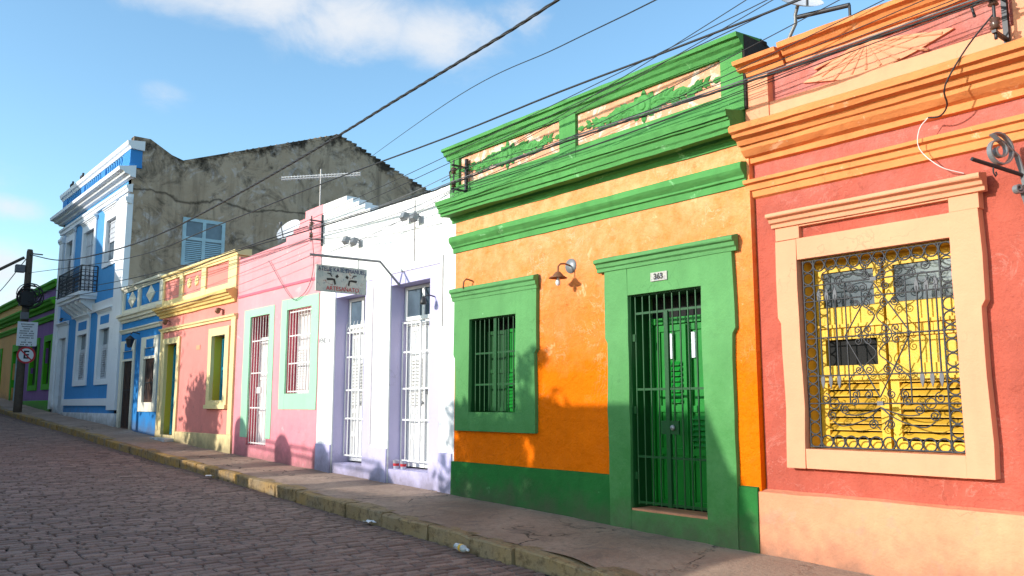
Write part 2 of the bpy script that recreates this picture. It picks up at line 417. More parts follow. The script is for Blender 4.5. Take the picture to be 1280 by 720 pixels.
def roof(root, x0, x1, z, depth=7., y=0.3, rise=1.1, mat=None, inset=.02):
    M = MB(); x0 += inset; x1 -= inset; ym = y + depth/2
    prev = None; n = 26
    nx = max(4, int((x1-x0)/.11)); vs = []
    for j in range(n+1):
        yy = y + .0 + (depth-.0)*j/n
        zz = z + rise*(1-abs(yy-ym)/(depth/2))
        for i in range(nx+1):
            vs.append((x0+(x1-x0)*i/nx, yy, zz + .035*abs(math.sin(i*math.pi/2)) + .02*(j % 2)))
    fs = [(j*(nx+1)+i, j*(nx+1)+i+1, (j+1)*(nx+1)+i+1, (j+1)*(nx+1)+i) for j in range(n) for i in range(nx)]
    M.add(vs, fs)
    # closing gable ends and a lid under the tiles
    for X in (x0, x1): M.add([(X, y, z), (X, y+depth, z), (X, ym, z+rise)], [(0, 1, 2)])
    return M.build('roof', mat or MT['tile'], root)

def jamb_frame(M, xo0, xo1, zo0, zo1, xi0, xi1, zi0, zi1, y0, y1, ear=None, m=0, sill=None):
    """surround of an opening: two jambs, lintel, sill.  ear=(z, dx): the jambs widen by dx above z"""
    if ear:
        ze, dx = ear
        L = [(xo0, zo0), (xi0, zo0), (xi0, zi1), (xi0, zo1), (xo0-dx, zo1), (xo0-dx, ze+.03), (xo0, ze-.03)]
        Rr = [(xi1, zo0), (xo1, zo0), (xo1, ze-.03), (xo1+dx, ze+.03), (xo1+dx, zo1), (xi1, zo1)]
    else:
        L = [(xo0, zo0), (xi0, zo0), (xi0, zo1), (xo0, zo1)]; Rr = [(xi1, zo0), (xo1, zo0), (xo1, zo1), (xi1, zo1)]
    # subdivide the outline a little so it can be slightly uneven, as hand-made plaster is
    def un(poly):
        out = []
        for (a, b), (c, d) in zip(poly, poly[1:]+poly[:1]):
            k = max(1, int(math.hypot(c-a, d-b)/.28))
            for i in range(k):
                x, z = a+(c-a)*i/k, b+(d-b)*i/k
                e = noise.noise_vector(Vector((x*1.6, y0*3, z*1.6)))*.02
                out.append((x+e.x, z+e.z*.4))
        return out
    M.prism(un(L), y0, y1, m); M.prism(un(Rr), y0, y1, m)
    if zo1 > zi1: M.box(xi0-.004, xi1+.004, y0+.002, y1, zi1, zo1-.001, m)
    if zo0 < zi0: M.box(xi0-.004, xi1+.004, y0+.002, y1, zo0+.001, zi0, m)
    return M

def hood(p, z0, z1, y=0., tail=.0):
    h = z1-z0
    return [(y+.02, z0), (y-.25*p, z0+.02*h), (y-.3*p, z0+.28*h), (y-.55*p, z0+.36*h), (y-.62*p, z0+.62*h), (y-.95*p, z0+.7*h), (y-p, z0+.78*h), (y-p, z0+.95*h), (y-.9*p, z1), (y+.02, z1+.03)]

def louvres(M, x0, x1, z0, z1, y, m=0, step=.055, d=.03):
    k = int((z1-z0)/step)
    for i in range(k):
        z = z0 + (z1-z0)*(i+.5)/k
        M.add([(x0, y-d*.5, z-.022), (x1, y-d*.5, z-.022), (x1, y+d*.5, z+.022), (x0, y+d*.5, z+.022),
               (x0, y-d*.5, z-.014), (x1, y-d*.5, z-.014), (x1, y+d*.5, z+.03), (x0, y+d*.5, z+.03)],
              [(0,3,2,1),(4,5,6,7),(0,1,5,4),(1,2,6,5),(2,3,7,6),(3,0,4,7)], m)
    return M

def leaf_panel(M, x0, x1, z0, z1, y, t=.045, st=.08, rails=(), m=0):
    """door or shutter leaf: stiles, rails, thin back board"""
    M.box(x0, x0+st, y, y+t, z0, z1, m); M.box(x1-st, x1, y, y+t, z0, z1, m)
    for r in (z0, *rails, z1-st): M.box(x0+st, x1-st, y+.002, y+t-.002, r, r+st, m)
    M.box(x0+st, x1-st, y+t*.6, y+t*.9, z0+st, z1-st, m)
    return M

def bars(M, x0, x1, z0, z1, y, n, rails, r=.009, m=0, frame=True):
    for i in range(n):
        x = x0 + (x1-x0)*(i+.5)/n if not frame else x0 + (x1-x0)*i/(n-1)
        M.tube([(x, y, z0), (x, y, z1)], r, 6, m)
    for z in rails: M.box(x0-.01, x1+.01, y-.004, y+.006, z-.014, z+.014, m)
    return M

# ================================================================== SETTING
M = MB()   # far ground sheet
xs = [-400, -150, -100, -60, -40, -30, -20, -10, 0, 10, 60, 300]; ys = [-300, -60, -14, -8.7, 8, 60, 300]
for i, x in enumerate(xs):
    for y in ys: M.v.append((x, y, g(x) - .62))
k = len(ys)
for i in range(len(xs)-1):
    for j in range(k-1): M.f.append((i*k+j, (i+1)*k+j, (i+1)*k+j+1, i*k+j+1)); M.m.append(0); M.sm.append(False)
tag(M.build('ground', MT['earth']), kind='structure')

M = MB()   # road of individual setts laid in courses across the street
tint = []
W_, L_ = .142, .245
x = -62.0
row = 0
def zr(X, Y):
    return g(X) - .235 + .05*math.sin(max(0, min(1, (Y+8.9)/7.2))*math.pi) + .018*noise.noise(Vector((X*.5, Y*.5, 0)))
while x < .6:
    w = W_*random.uniform(.88, 1.12); y = -8.9 - random.random()*L_
    yend = ky(x) - .02
    while y < yend:
        l = L_*random.uniform(.75, 1.25); y1 = min(y+l, yend)
        if y1 - y > .06 and (x > -25 or y > -8.9):
            gx = .011; cx, cy = x+w/2, (y+y1)/2
            sk = .05*(cy+5)*0.35   # courses run slightly askew
            hw, hl = w/2-gx, (y1-y)/2-gx
            z = zr(cx+sk, cy) + random.gauss(0, .0035); tx, ty = random.gauss(0, .016), random.gauss(0, .012)
            jit = lambda: random.uniform(-.012, .012)
            ring0 = [(-hw+jit(), -hl+jit()), (hw+jit(), -hl+jit()), (hw+jit(), hl+jit()), (-hw+jit(), hl+jit())]
            vs = []
            for sc_, dz in ((1, -.06), (1, -.013), (.86, .002)):
                for a, b in ring0: vs.append((cx+sk+a*sc_, cy+b*(1-(1-sc_)*.7), z+dz+a*tx+b*ty))
            fs = [(8, 9, 10, 11)]
            for q in range(2):
                for r in range(4): fs.append((q*4+r, q*4+(r+1) % 4, (q+1)*4+(r+1) % 4, (q+1)*4+r))
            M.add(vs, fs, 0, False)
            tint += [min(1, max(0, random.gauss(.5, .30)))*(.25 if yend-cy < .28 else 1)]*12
        y = y1
    x += w; row += 1
nb = len(M.v)
for xa, xb in [(-100, -80), (-80, -62)] + [(-62+i*4, -58+i*4) for i in range(17)]:
    for ya, yb in [(-9.3, -7.5), (-7.5, -5), (-5, -3), (-3, -1.25)]:
        q = [(xa, ya, zr(xa, ya)-.03), (xb, ya, zr(xb, ya)-.03), (xb, yb, zr(xb, yb)-.03), (xa, yb, zr(xa, yb)-.03)]
        M.add(q, [(0, 1, 2, 3)], 1); tint += [.3]*4
road = M.build('road', [MT['sett'], MT['joint']], fix=False)
at = road.data.attributes.new('tint', 'FLOAT', 'POINT'); at.data.foreach_set('value', tint)
tag(road, kind='structure')

M = MB()   # pavement in front of the houses
nx = 560; ny = 14; vs = []
X0, X1 = -80, 4
def pz(X, t, Y):
    z = g(X) - .05*t + .016*noise.noise(Vector((X*1.1, Y*1.3, 3))) + .007*noise.noise(Vector((X*4, Y*4, 1)))
    ramp_ = max(0, min(1, (X+6.6)/1.0))           # pavement breaks down into the road at the near end
    return z - ramp_*.19*max(0, t-.25)**1.2*1.25
for i in range(nx+1):
    u = i/nx; X = X0 + (X1-X0)*(1-(1-u)**1.7)
    for j in range(ny+1):
        t = j/ny; Y = .06 + (ky(X)+.14-.06)*t
        if X > -6.2: Y = .06 + (ky(X)-.3*min(1, (X+6.2))-.06)*t
        vs.append((X, Y, pz(X, t, Y)))
fs = [(i*(ny+1)+j, i*(ny+1)+j+1, (i+1)*(ny+1)+j+1, (i+1)*(ny+1)+j) for i in range(nx) for j in range(ny)]
M.add(vs, fs, 0, True); tag(M.build('pavement', MT['pave']), kind='structure')

M = MB()   # kerb stones, worn and uneven
x = -80.
while x < -5.7:
    l = random.uniform(.85, 1.25) if x > -34 else random.uniform(1.6, 2.2)
    x1 = min(x+l, -5.65); rough = .018 if x > -15 else .008
    zt = random.uniform(-.02, .012); yo = random.uniform(-.02, .02)
    nn = 8; vs = []
    prof_ = [(0, -.42), (-.0, -.14), (-.004, -.018), (.014, .0), (.10, .006), (.2, .004), (.3, -.002), (.3, -.42)]
    for i in range(nn+1):
        X = x+.012 + (x1-x-.024)*i/nn
        endf = .010 if i in (0, nn) else 0
        if x1 > -6.3: endf += .14*(i/nn)**1.5
        for (dy, dz) in prof_:
            e = noise.noise_vector(Vector((X*3.1, dy*6, dz*6+x)))*rough
            vs.append((X+e.x*.3, ky(X)+yo+dy+e.y+endf*.3, g(X)-.05+zt+dz+e.z-endf*(.5 if dz > -.1 else 0)))
    kp = len(prof_)
    fs = [(i*kp+j, i*kp+j+1, (i+1)*kp+j+1, (i+1)*kp+j) for i in range(nn) for j in range(kp-1)]
    fs += [tuple(range(kp)), tuple(range(nn*kp+kp-1, nn*kp-1, -1))]
    M.add(vs, fs, 0, False); x = x1
kerb = tag(M.build('kerb', MT['kerb']), kind='structure')
M = MB()
for xa, xb in [(-100+i*6, -94+i*6) for i in range(18)]:
    M.add([(xa, -9.1, g(xa)-.4), (xb, -9.1, g(xb)-.4), (xb, -9.1, g(xb)-.08), (xa, -9.1, g(xa)-.08), (xb, -13, g(xb)-.05), (xa, -13, g(xa)-.05)], [(0, 1, 2, 3), (3, 2, 4, 5)])
tag(M.build('far_pavement', MT['pave']), kind='structure')

# ================================================================== SALMON HOUSE
h = thing('terraced_house', 'salmon pink house with apricot cornices, peach base and scrolled iron window grille over yellow shutters', 'house', (-2, 0, g(-4)))
wy = .08
M = wall_mb(MB(), -5.46, 3.5, 5.5, [(-4.93, -3.31, 1.24, 3.25)], y=wy, through=.5)
M.build('wall', MT['salmon'], h)
M = MB(); M.prof(-5.5, 3.5, [(.1, -1.2), (-.03, -1.2), (-.03, .30), (-.022, .79), (.1, .815)], .16, .012)
M.build('plinth', MT['peachbase'], h)
win = MB()
jamb_frame(win, -5.12, -3.10, 1.06, 3.46, -4.90, -3.335, 1.26, 3.23, -.03, .42, ear=(2.6, .035))
win.box(-5.15, -4.865, -.03, .2, 3.461, 3.62); win.box(-3.325, -3.06, -.03, .2, 3.461, 3.62)
win.box(-4.864, -3.326, -.028, .2, 3.583, 3.62); win.box(-4.864, -3.326, .03, .2, 3.461, 3.582, 1)
win.prof(-5.18, -2.99, hood(.15, 3.60, 3.75, -.02), .3, .006)
win = win.build('window', [MT['peach'], MT['salmon']], h, bevel=.006)
# yellow shutters behind the grille
for (xa, xb, op) in ((-4.86, -4.13, True), (-4.10, -3.35, False)):
    M = MB(); y = .235; st = .085
    M.box(xa, xa+st, y, y+.05, 1.27, 3.22); M.box(xb-st, xb, y, y+.05, 1.27, 3.22)
    for z0, z1 in ((1.27, 1.36), (1.93, 2.11), (2.38, 2.72), (3.09, 3.22)): M.box(xa+st, xb-st, y+.002, y+.05, z0, z1)
    M.box(xa, xb, y-.035, y, 2.50, 2.535)                       # ledge
    M.box(xa+.0, xb, y-.02, y, 1.955, 1.985)
    for i in range(9): M.box(xa+.1+i*.07, xa+.14+i*.07, y-.012, y, 2.40, 2.49)
    louvres(M, xa+st, xb-st, 1.37, 1.92, y+.025, 1, .062, .05)
    if op: M.box(xa+st-.02, xb-st+.02, y+.06, y+.07, 2.1, 2.39, 2)
    else: M.box(xa+st, xb-st, y+.03, y+.045, 2.11, 2.38, 0)
    s_ = M.build('shutter', [MT['yellowsh'], MT['yellowdk'], MT['dark']], win)
    M = MB(); M.box(xa+st, xb-st, y+.03, y+.036, 2.72, 3.09); M.build('pane', MT['skyglass'], win)
M = MB(); M.box(-4.95, -3.3, .40, .415, 1.2, 3.3); M.build('dark_interior', MT['dark'], win)
M = MB(); M.box(-4.90, -4.885, .06, .39, 1.265, 3.225); M.box(-3.352, -3.337, .06, .39, 1.265, 3.225); M.box(-4.884, -3.353, .06, .39, 3.21, 3.226); M.build('reveal', MT['yellowdk'], win)
# iron grille with rings, spears and scrolls
GR = MB(); gy = .045
gx0, gx1, gz0, gz1 = -4.89, -3.345, 1.275, 3.215; gw, gh = gx1-gx0, gz1-gz0
def P2(u, v): return (gx0+u*gw, gy, gz0+v*gh)
def seg(u0, v0, u1, v1, r=.0076): GR.tube([P2(u0, v0), P2(u1, v1)], r, 5)
def curve(pts, r=.0068):
    out = []
    ps = [Vector(P2(*p)) for p in pts]; ps = [ps[0]*2-ps[1]] + ps + [ps[-1]*2-ps[-2]]
    for i in range(1, len(ps)-2):
        for t in range(6):
            t /= 6; a, b, c, d = ps[i-1:i+3]
            out.append(.5*((2*b)+(c-a)*t+(2*a-5*b+4*c-d)*t*t+(3*b-a-3*c+d)*t**3))
    out.append(ps[-2]); GR.tube(out, r, 5)
def scroll(u, v, rad, a0, turns=1.6, dirn=1, r=.0064):
    c = Vector(P2(u, v)); n = int(14*turns); out = []
    for i in range(n+1):
        t = i/n; q = a0 + dirn*t*turns*2*math.pi; rr = rad*(1-.82*t)
        out.append(c + Vector((math.cos(q)*rr, 0, math.sin(q)*rr)))
    GR.tube(out, r, 5)
nr = 12; rr = gw/nr/2; nv = 15; rv = gh/nv/2
for i in range(nr):
    for v in (rr/gh, 1-rr/gh): GR.ring(P2((i+.5)/nr, v), rr-.004, .0085)
for j in range(1, nv-1):
    for u in (rr/gw, 1-rr/gw): GR.ring(P2(u, (j+.5)/nv), rr-.004, .0085)
for u in (.006, 2*rr/gw, 1-2*rr/gw, .994): seg(u, 0, u, 1, .0095)
for v in (.004, .996): seg(0, v, 1, v, .0095)
vb = [.245, .395, .60, .80, .895]
vb = [.23, .375, .575, .775, .86]
for v in vb: seg(0, v, 1, v, .008)
for u in (.30, .70): seg(u, .23, u, .86)
for s in (-1, 1):
    for k, du in enumerate((.27, .33, .385)):
        u = .5+s*du
        seg(u, .375, u, .80, .009)
        for v0, sg in ((.80, 1), (.35, -1)):    # leaf-shaped spear heads
            a = Vector(P2(u, v0)); pr = [(0, -.075), (.013, -.05), (.021, -.01), (.017, .03), (0, .085)]
            vs = []
            for w_, hh in pr: vs += [a+Vector((-w_, -.004, hh*sg)), a+Vector((w_, -.004, hh*sg)), a+Vector((w_, .006, hh*sg)), a+Vector((-w_, .006, hh*sg))]
            fs = [(i*4+j, i*4+(j+1) % 4, i*4+4+(j+1) % 4, i*4+4+j) for i in range(4) for j in range(4)]
            GR.add(vs, fs, 1)
    # diamond and ogee
    seg(.5, .84, .5+s*.215, .575); seg(.5+s*.215, .575, .5, .26)
    curve([(.5+s*.20, .84), (.5+s*.19, .79), (.5+s*.05, .71), (.5+s*.01, .66), (.5+s*.10, .575), (.5+s*.01, .49), (.5+s*.06, .44), (.5+s*.19, .36), (.5+s*.2, .26)])
    # quatrefoil scrolls
    for a, b, d in ((.575, 1, 1), (.575, -1, -1)):
        scroll(.5+s*.055, a+b*.028, .045, R(270) if b > 0 else R(90), 1.5, s*b)
        scroll(.5+s*.125, a+b*.028, .045, R(270) if b > 0 else R(90), 1.5, -s*b)
    for v, du in ((.735, .06), (.735, .13), (.40, .06), (.40, .13), (.885, .06), (.82, .075), (.82, .155), (.275, .075), (.275, .16)):
        scroll(.5+s*du, v, .046, R(90), 1.7, s)
    # palmettes
    for e, f_, sc_ in ((.86, 1, 1), (.21, -1, 1)):
        curve([(.5, e), (.5+s*.05, e+f_*.035), (.5+s*.045, e+f_*.075), (.5+s*.01, e+f_*.11)])
        curve([(.5, e), (.5+s*.07, e+f_*.045), (.5+s*.17, e+f_*.08), (.5+s*.27, e+f_*.095), (.5+s*.33, e+f_*.07)])
        curve([(.5, e), (.5+s*.08, e+f_*.025), (.5+s*.17, e+f_*.04), (.5+s*.24, e+f_*.035)])
        scroll(.5+s*.33, e+f_*.04, .055, R(90), 1.7, -s); scroll(.5+s*.24, e+f_*.01, .05, R(90), 1.8, -s)
        scroll(.5+s*.055, e+f_*.085, .05, R(180 if s > 0 else 0), 1.8, s*f_)
        scroll(.5+s*.37, e-f_*.045, .055, R(-90*f_), 1.6, s); scroll(.5+s*.17, e-f_*.03, .045, R(90), 1.6, s)
        GR.ring(P2(.5+s*.31, e-f_*.02), .05, .006)
GR.box(gx0+.48*gw, gx0+.52*gw, gy-.012, gy+.012, gz0+.85*gh, gz0+.87*gh, 1)
GR.box(gx0+.48*gw, gx0+.52*gw, gy-.012, gy+.012, gz0+.22*gh, gz0+.24*gh, 1)
GR.build('grille', [MT['iron'], MT['spear']], win, fix=False)
# mouldings
M = MB(); M.prof(-5.52, 3.5, [(.1, 4.0), (.04, 4.02), (.03, 4.09), (.0, 4.1), (-.01, 4.16), (-.055, 4.17), (-.06, 4.21), (.1, 4.235)], .16, .007)
M.build('string_course', MT['apricot'], h)
M = MB(); M.prof(-5.5, 3.5, [(.1, 4.40), (.03, 4.41), (.02, 4.47), (-.04, 4.49), (-.1, 4.54), (-.11, 4.585), (-.15, 4.59), (-.17, 4.64), (-.25, 4.66), (-.27, 4.70), (-.31, 4.71), (-.32, 4.765), (-.29, 4.79), (.1, 4.84)], .16, .012)
M.build('cornice', MT['apricot'], h)
M = MB()
M.box(-5.47, -5.17, -.02, .3, 4.80, 5.40); M.box(-2.66, -2.3, -.02, .3, 4.80, 5.40); M.box(-5.168, -2.662, -.005, .3, 4.82, 5.05); M.box(-2.298, 3.5, -.005, .3, 4.82, 5.05)
M.box(-5.168, -2.662, .0, .3, 5.405, 5.43); M.box(-2.298, 3.5, .0, .3, 5.405, 5.43)
# scalloped shell relief
fan = [(-4.78, 5.17), (-4.24, 5.05), (-4.19, 5.075), (-4.11, 5.035), (-4.05, 5.065), (-3.98, 5.03), (-3.93, 5.07), (-3.85, 5.035), (-3.80, 5.075), (-3.57, 5.12), (-3.19, 5.23), (-3.25, 5.25), (-3.41, 5.27), (-3.67, 5.33), (-4.1, 5.40), (-4.25, 5.37)]
M.prism(fan, .05, .12)
for i in range(9):
    q = R(196 + i*18); c0 = Vector((-4.05, .05, 5.38)); l = .38 if i < 7 else .5
    L2 = min(l, .30/max(.3, abs(math.sin(q))))
    M.tube([c0, c0+Vector((math.cos(q)*L2*1.6, 0, math.sin(q)*L2*.95))], .006, 6, r1=.016)
M.build('parapet', MT['peach'], h, bevel=.006)
M = MB()
M.prof(-5.50, -4.95, [(.1, 5.40), (-.04, 5.41), (-.06, 5.46), (-.12, 5.48), (-.14, 5.52), (-.2, 5.53), (-.21, 5.57), (.1, 5.6)], .2, .012)
M.prof(-4.92, 3.5, [(.1, 5.42), (-.04, 5.43), (-.06, 5.48), (-.1, 5.49), (-.14, 5.54), (-.2, 5.55), (-.21, 5.60), (.35, 5.64)], .16, .012)
M.build('parapet_coping', MT['apricot'], h)
roof(h, -5.4, 3.5, 5.0, 7.0, .35, 1.0)

# ================================================================== GREEN AND ORANGE HOUSE
h = thing('terraced_house', 'orange house with green frames, cornices and base, number tile over its green barred door', 'house', (-8.3, 0, g(-8.3)))
M = wall_mb(MB(), -11.12, -5.47, 5.75, [(-7.33, -6.13, .42, 3.10), (-10.70, -9.49, 1.57, 3.07)], through=.5)
M.build('wall', MT['orange'], h)
for a, b in ((-11.14, -7.66), (-5.76, -5.50)):
    M = MB(); M.prof(a, b, [(.05, -1.2), (-.045, -1.2), (-.045, .4), (-.038, .825), (.05, .845)], .25, .008); M.build('plinth', MT['greenb'], h)
# door
M = MB()
jamb_frame(M, -7.67, -5.74, -.6, 3.44, -7.30, -6.15, .43, 3.085, -.06, .42, ear=(2.53, .04))
M.prof(-7.82, -5.63, hood(.1, 3.43, 3.60, -.05), .3, .006)
door = M.build('door', [MT['green']], h, bevel=.006)
M = MB(); M.box(-7.3, -6.15, -.05, .3, .43, .455); M.build('threshold', MT['peachbase'], door)
M = MB(); M.box(-7.36, -6.1, .44, .46, .4, 3.12); M.build('dark_interior', MT['dark'], door)
M = MB(); M.box(-7.298, -7.285, -.02, .33, .46, 3.08); M.box(-7.284, -6.155, .0, .33, 3.07, 3.082); M.build('reveal', MT['greenbar'], door)  # thin dark green lining, shade of the door recess put into its colour
M = MB(); y = .34
M.box(-7.284, -6.16, y-.03, y+.05, 2.72, 2.80); M.box(-7.29, -7.22, y-.03, y+.05, .46, 2.72)
leaf_panel(M, -7.21, -6.72, .47, 2.71, y, rails=(1.1, 1.62)); leaf_panel(M, -6.71, -6.30, .47, 2.71, y-.005, rails=(1.1, 1.62))
louvres(M, -6.99, -6.76, 1.72, 2.25, y-.01, 0, .06, .03)
louvres(M, -6.66, -6.38, 1.2, 1.58, y+.005, 0, .06, .03)
M.box(-6.98, -6.9, y-.008, y, 2.28, 2.6, 1); M.box(-6.62, -6.55, y-.008, y, 2.28, 2.6, 1)
M.box(-6.74, -6.69, y-.025, y-.001, .5, 2.7)
M.build('door_leaf', [MT['greendoor'], MT['signwhite']], door, bevel=.004)
M = MB(); bars(M, -7.24, -6.17, .50, 3.06, .02, 10, (.53, 1.08, 1.9, 2.85), .011)
M.box(-6.77, -6.71, .0, .04, .5, 2.85); M.box(-6.85, -6.58, .005, .03, 1.36, 1.52)
M.lathe((-6.66, -.01, 1.44), [(0, -.02), (.03, -.015), (.035, .0), (.02, .02)], 10, 1, 'y')
for z in (.8, 1.6, 2.5): M.box(-7.3, -7.24, .0, .03, z, z+.09)
M.build('grille', [MT['greenbar'], MT['grey_iron']], door, fix=False)
M = MB(); M.box(-6.90, -6.64, -.075, -.058, 3.215, 3.325); tl = M.build('number_tile', MT['tileglaze'], door, bevel=.004)
text_mesh('numerals', '363', .10, MT['black'], tl, (-6.77, -.079, 3.268), bold=.003)
# window
M = MB()
jamb_frame(M, -11.03, -9.10, 1.31, 3.38, -10.66, -9.53, 1.60, 3.04, -.06, .42, ear=(2.47, .04))
M.prof(-11.12, -9.04, hood(.08, 3.36, 3.55, -.05), .3, .006)
win = M.build('window', MT['green'], h, bevel=.006)
M = MB(); M.box(-10.72, -9.47, .44, .46, 1.5, 3.1); M.build('dark_interior', MT['dark'], win)
M = MB(); M.box(-10.655, -10.645, -.02, .43, 1.61, 3.035); M.box(-10.644, -9.535, .0, .43, 3.026, 3.037); M.build('reveal', MT['greenbar'], win)  # dark lining again, window recess shade painted in
M = MB(); y = .20
leaf_panel(M, -10.06, -9.80, 1.61, 2.86, y, rails=(2.2,), st=.05); leaf_panel(M, -9.79, -9.55, 1.61, 2.86, y, rails=(2.2,), st=.05)
louvres(M, -10.0, -9.85, 1.67, 2.18, y-.008, 0, .05, .03); louvres(M, -9.74, -9.6, 1.67, 2.18, y-.008, 0, .05, .03)
M.build('shutter', MT['greendoor'], win)
M = MB(); leaf_panel(M, -10.62, -10.1, 1.61, 2.86, y+.06, rails=(2.2,), st=.06); M.build('shutter', MT['greenbar'], win)
M = MB(); bars(M, -10.6, -9.56, 1.62, 3.03, .03, 10, (2.02, 2.5), .010)
M.box(-10.12, -10.06, .01, .04, 1.62, 3.03); M.build('grille', MT['greenbar'], win, fix=False)
# mouldings
M = MB(); M.prof(-11.16, -5.50, [(.05, 4.15), (-.02, 4.16), (-.025, 4.24), (-.055, 4.25), (-.06, 4.28), (-.10, 4.32), (-.12, 4.35), (-.12, 4.40), (-.1, 4.43), (.05, 4.46)], .16, .008)
M.build('string_course', MT['greenc'], h)
M = MB(); M.prof(-11.2, -5.49, [(.05, 4.655), (-.02, 4.665), (-.03, 4.72), (-.06, 4.735), (-.065, 4.765), (-.26, 4.745), (-.265, 4.79), (-.29, 4.80), (-.30, 4.87), (-.33, 4.88), (-.335, 4.905), (-.36, 4.91), (-.37, 4.975), (-.33, 4.99), (.05, 5.06)], .16, .012)
M.build('cornice', MT['greenc'], h)
M = MB()
M.box(-11.22, -10.97, -.06, .3, 5.04, 5.76); M.box(-8.55, -8.22, -.06, .3, 5.04, 5.76); M.box(-5.77, -5.46, -.06, .3, 5.04, 5.76)
for a, b in ((-10.968, -8.552), (-8.218, -5.772)):
    M.box(a, b, -.055, .3, 5.045, 5.27); M.box(a, b, -.055, .3, 5.735, 5.758)
    M.box(a, b, -.012, .02, 5.272, 5.734, 1)
    # foliage relief with rosette
    c = (a+b)/2; s0 = (b-a)*.40
    def lf(x, z, ang, l, w):     # modelled leaf with a raised midrib
        ca, sa = math.cos(ang), math.sin(ang); P = lambda u, v, y: (x+u*ca-v*sa, y, z+u*sa+v*ca)
        M.add([P(0, 0, -.026), P(l*.3, w, -.022), P(l*.62, w*.75, -.022), P(l, 0, -.018), P(l*.62, -w*.75, -.022), P(l*.3, -w, -.022), P(l*.3, 0, -.046), P(l*.62, 0, -.042)],
              [(0, 1, 6), (1, 2, 7, 6), (2, 3, 7), (3, 4, 7), (4, 5, 6, 7), (5, 0, 6)])
    tp_, bt_ = [], []
    for i in range(25):
        t = -1+2*i/24; e = (1-abs(t))**.6
        tp_.append((c+t*s0, 5.515+e*.085+.022*math.sin(t*22)+.02*math.sin(abs(t)*4))); bt_.append((c+t*s0, 5.495-e*.075+.022*math.cos(t*19)+.02*math.sin(abs(t)*4)))
    M.prism(bt_ + tp_[::-1], -.030, .0)
    for sd in (-1, 1):
        st_ = [(c+sd*(.1+t*s0/8), -.03, 5.50+.035*math.sin(t*1.15)) for t in range(9)]
        M.tube(st_, .02, 6, r1=.008)
        for t in range(1, 9):
            x_, _, z_ = st_[t-1]; l_ = .24*(1-t*.06); sg = 1 if t % 2 else -1
            for e_, k_ in ((.55, 1.), (-.6, .9), (1.15*sg, .7)):
                an = e_ if sd > 0 else math.pi-e_
                lf(x_, z_, an, l_*k_, .055*(1-t*.05))
        lf(st_[8][0], st_[8][2], .1 if sd > 0 else math.pi-.1, .16, .04)
    for q_ in range(8): lf(c+.13*math.cos(q_*.785), 5.51+.13*math.sin(q_*.785), q_*.785, .1, .045)
    M.lathe((c, -.03, 5.51), [(0, -.035), (.05, -.03), (.06, -.012), (.09, -.03), (.13, -.028), (.15, -.01), (.15, .02)], 18, 0, 'y')
M.build('parapet', [MT['greenc'], MT['panel']], h, bevel=.006)
M = MB(); M.prof(-11.3, -5.44, [(.05, 5.74), (-.07, 5.75), (-.09, 5.80), (-.13, 5.82), (-.15, 5.87), (-.19, 5.88), (-.195, 5.925), (.3, 5.97)], .16, .012)
M.build('parapet_coping', MT['greenc'], h)
M = MB(); M.add([(-5.48, .3, 4.6), (-5.44, .3, 4.6), (-5.44, .3, 5.98), (-5.48, .3, 5.98), (-5.48, 2.6, 4.6), (-5.44, 2.6, 4.6), (-5.44, 1.3, 5.62), (-5.48, 1.3, 5.62)],
    [(0, 1, 2, 3), (1, 5, 6, 2), (3, 2, 6, 7), (0, 3, 7, 4), (4, 7, 6, 5)]); M.box(-5.46, -5.435, -.05, .3, 5.04, 5.93)
for i in range(14): M.lathe((-5.46+random.uniform(-.08, .02), .3+i*.08, 5.96-i*.03), [(0, -.04), (.06, -.02), (.07, .02), (.03, .05), (0, .06)], 6, 0, 'z')
M.build('party_wall', MT['grimy'], h)
roof(h, -11.1, -5.5, 5.2, 7.0, .32, .9)

# ================================================================== WHITE HOUSE
h = thing('terraced_house', 'white house with lavender base and two tall doors behind white iron gates', 'house', (-13.4, 0, g(-13.4)))
top = [(-15.86, 5.86), (-14.86, 5.86), (-14.86, 5.76), (-14.6, 5.76), (-14.6, 5.66), (-14.36, 5.66), (-14.36, 5.56), (-14.12, 5.56), (-14.12, 5.44), (-13.92, 5.44), (-13.92, 5.35), (-11.12, 5.35)]
D1 = (-15.22, -14.06, .60, 3.83); D2 = (-13.13, -11.88, .60, 3.85)
M = wall_mb(MB(), -15.86, -11.13, top, [(-15.22, -13.72, -1., 4.04), (-13.13, -11.54, -1., 4.07)], through=.3)
M.build('wall', MT['white'], h)
for a, b in ((-15.84, -15.23), (-13.71, -13.14), (-11.53, -11.16)):
    M = MB(); M.prof(a, b, [(.05, -1), (-.03, -1), (-.03, .4), (-.026, .945), (.05, .96)], .16, .004); M.build('plinth', MT['lav'], h)
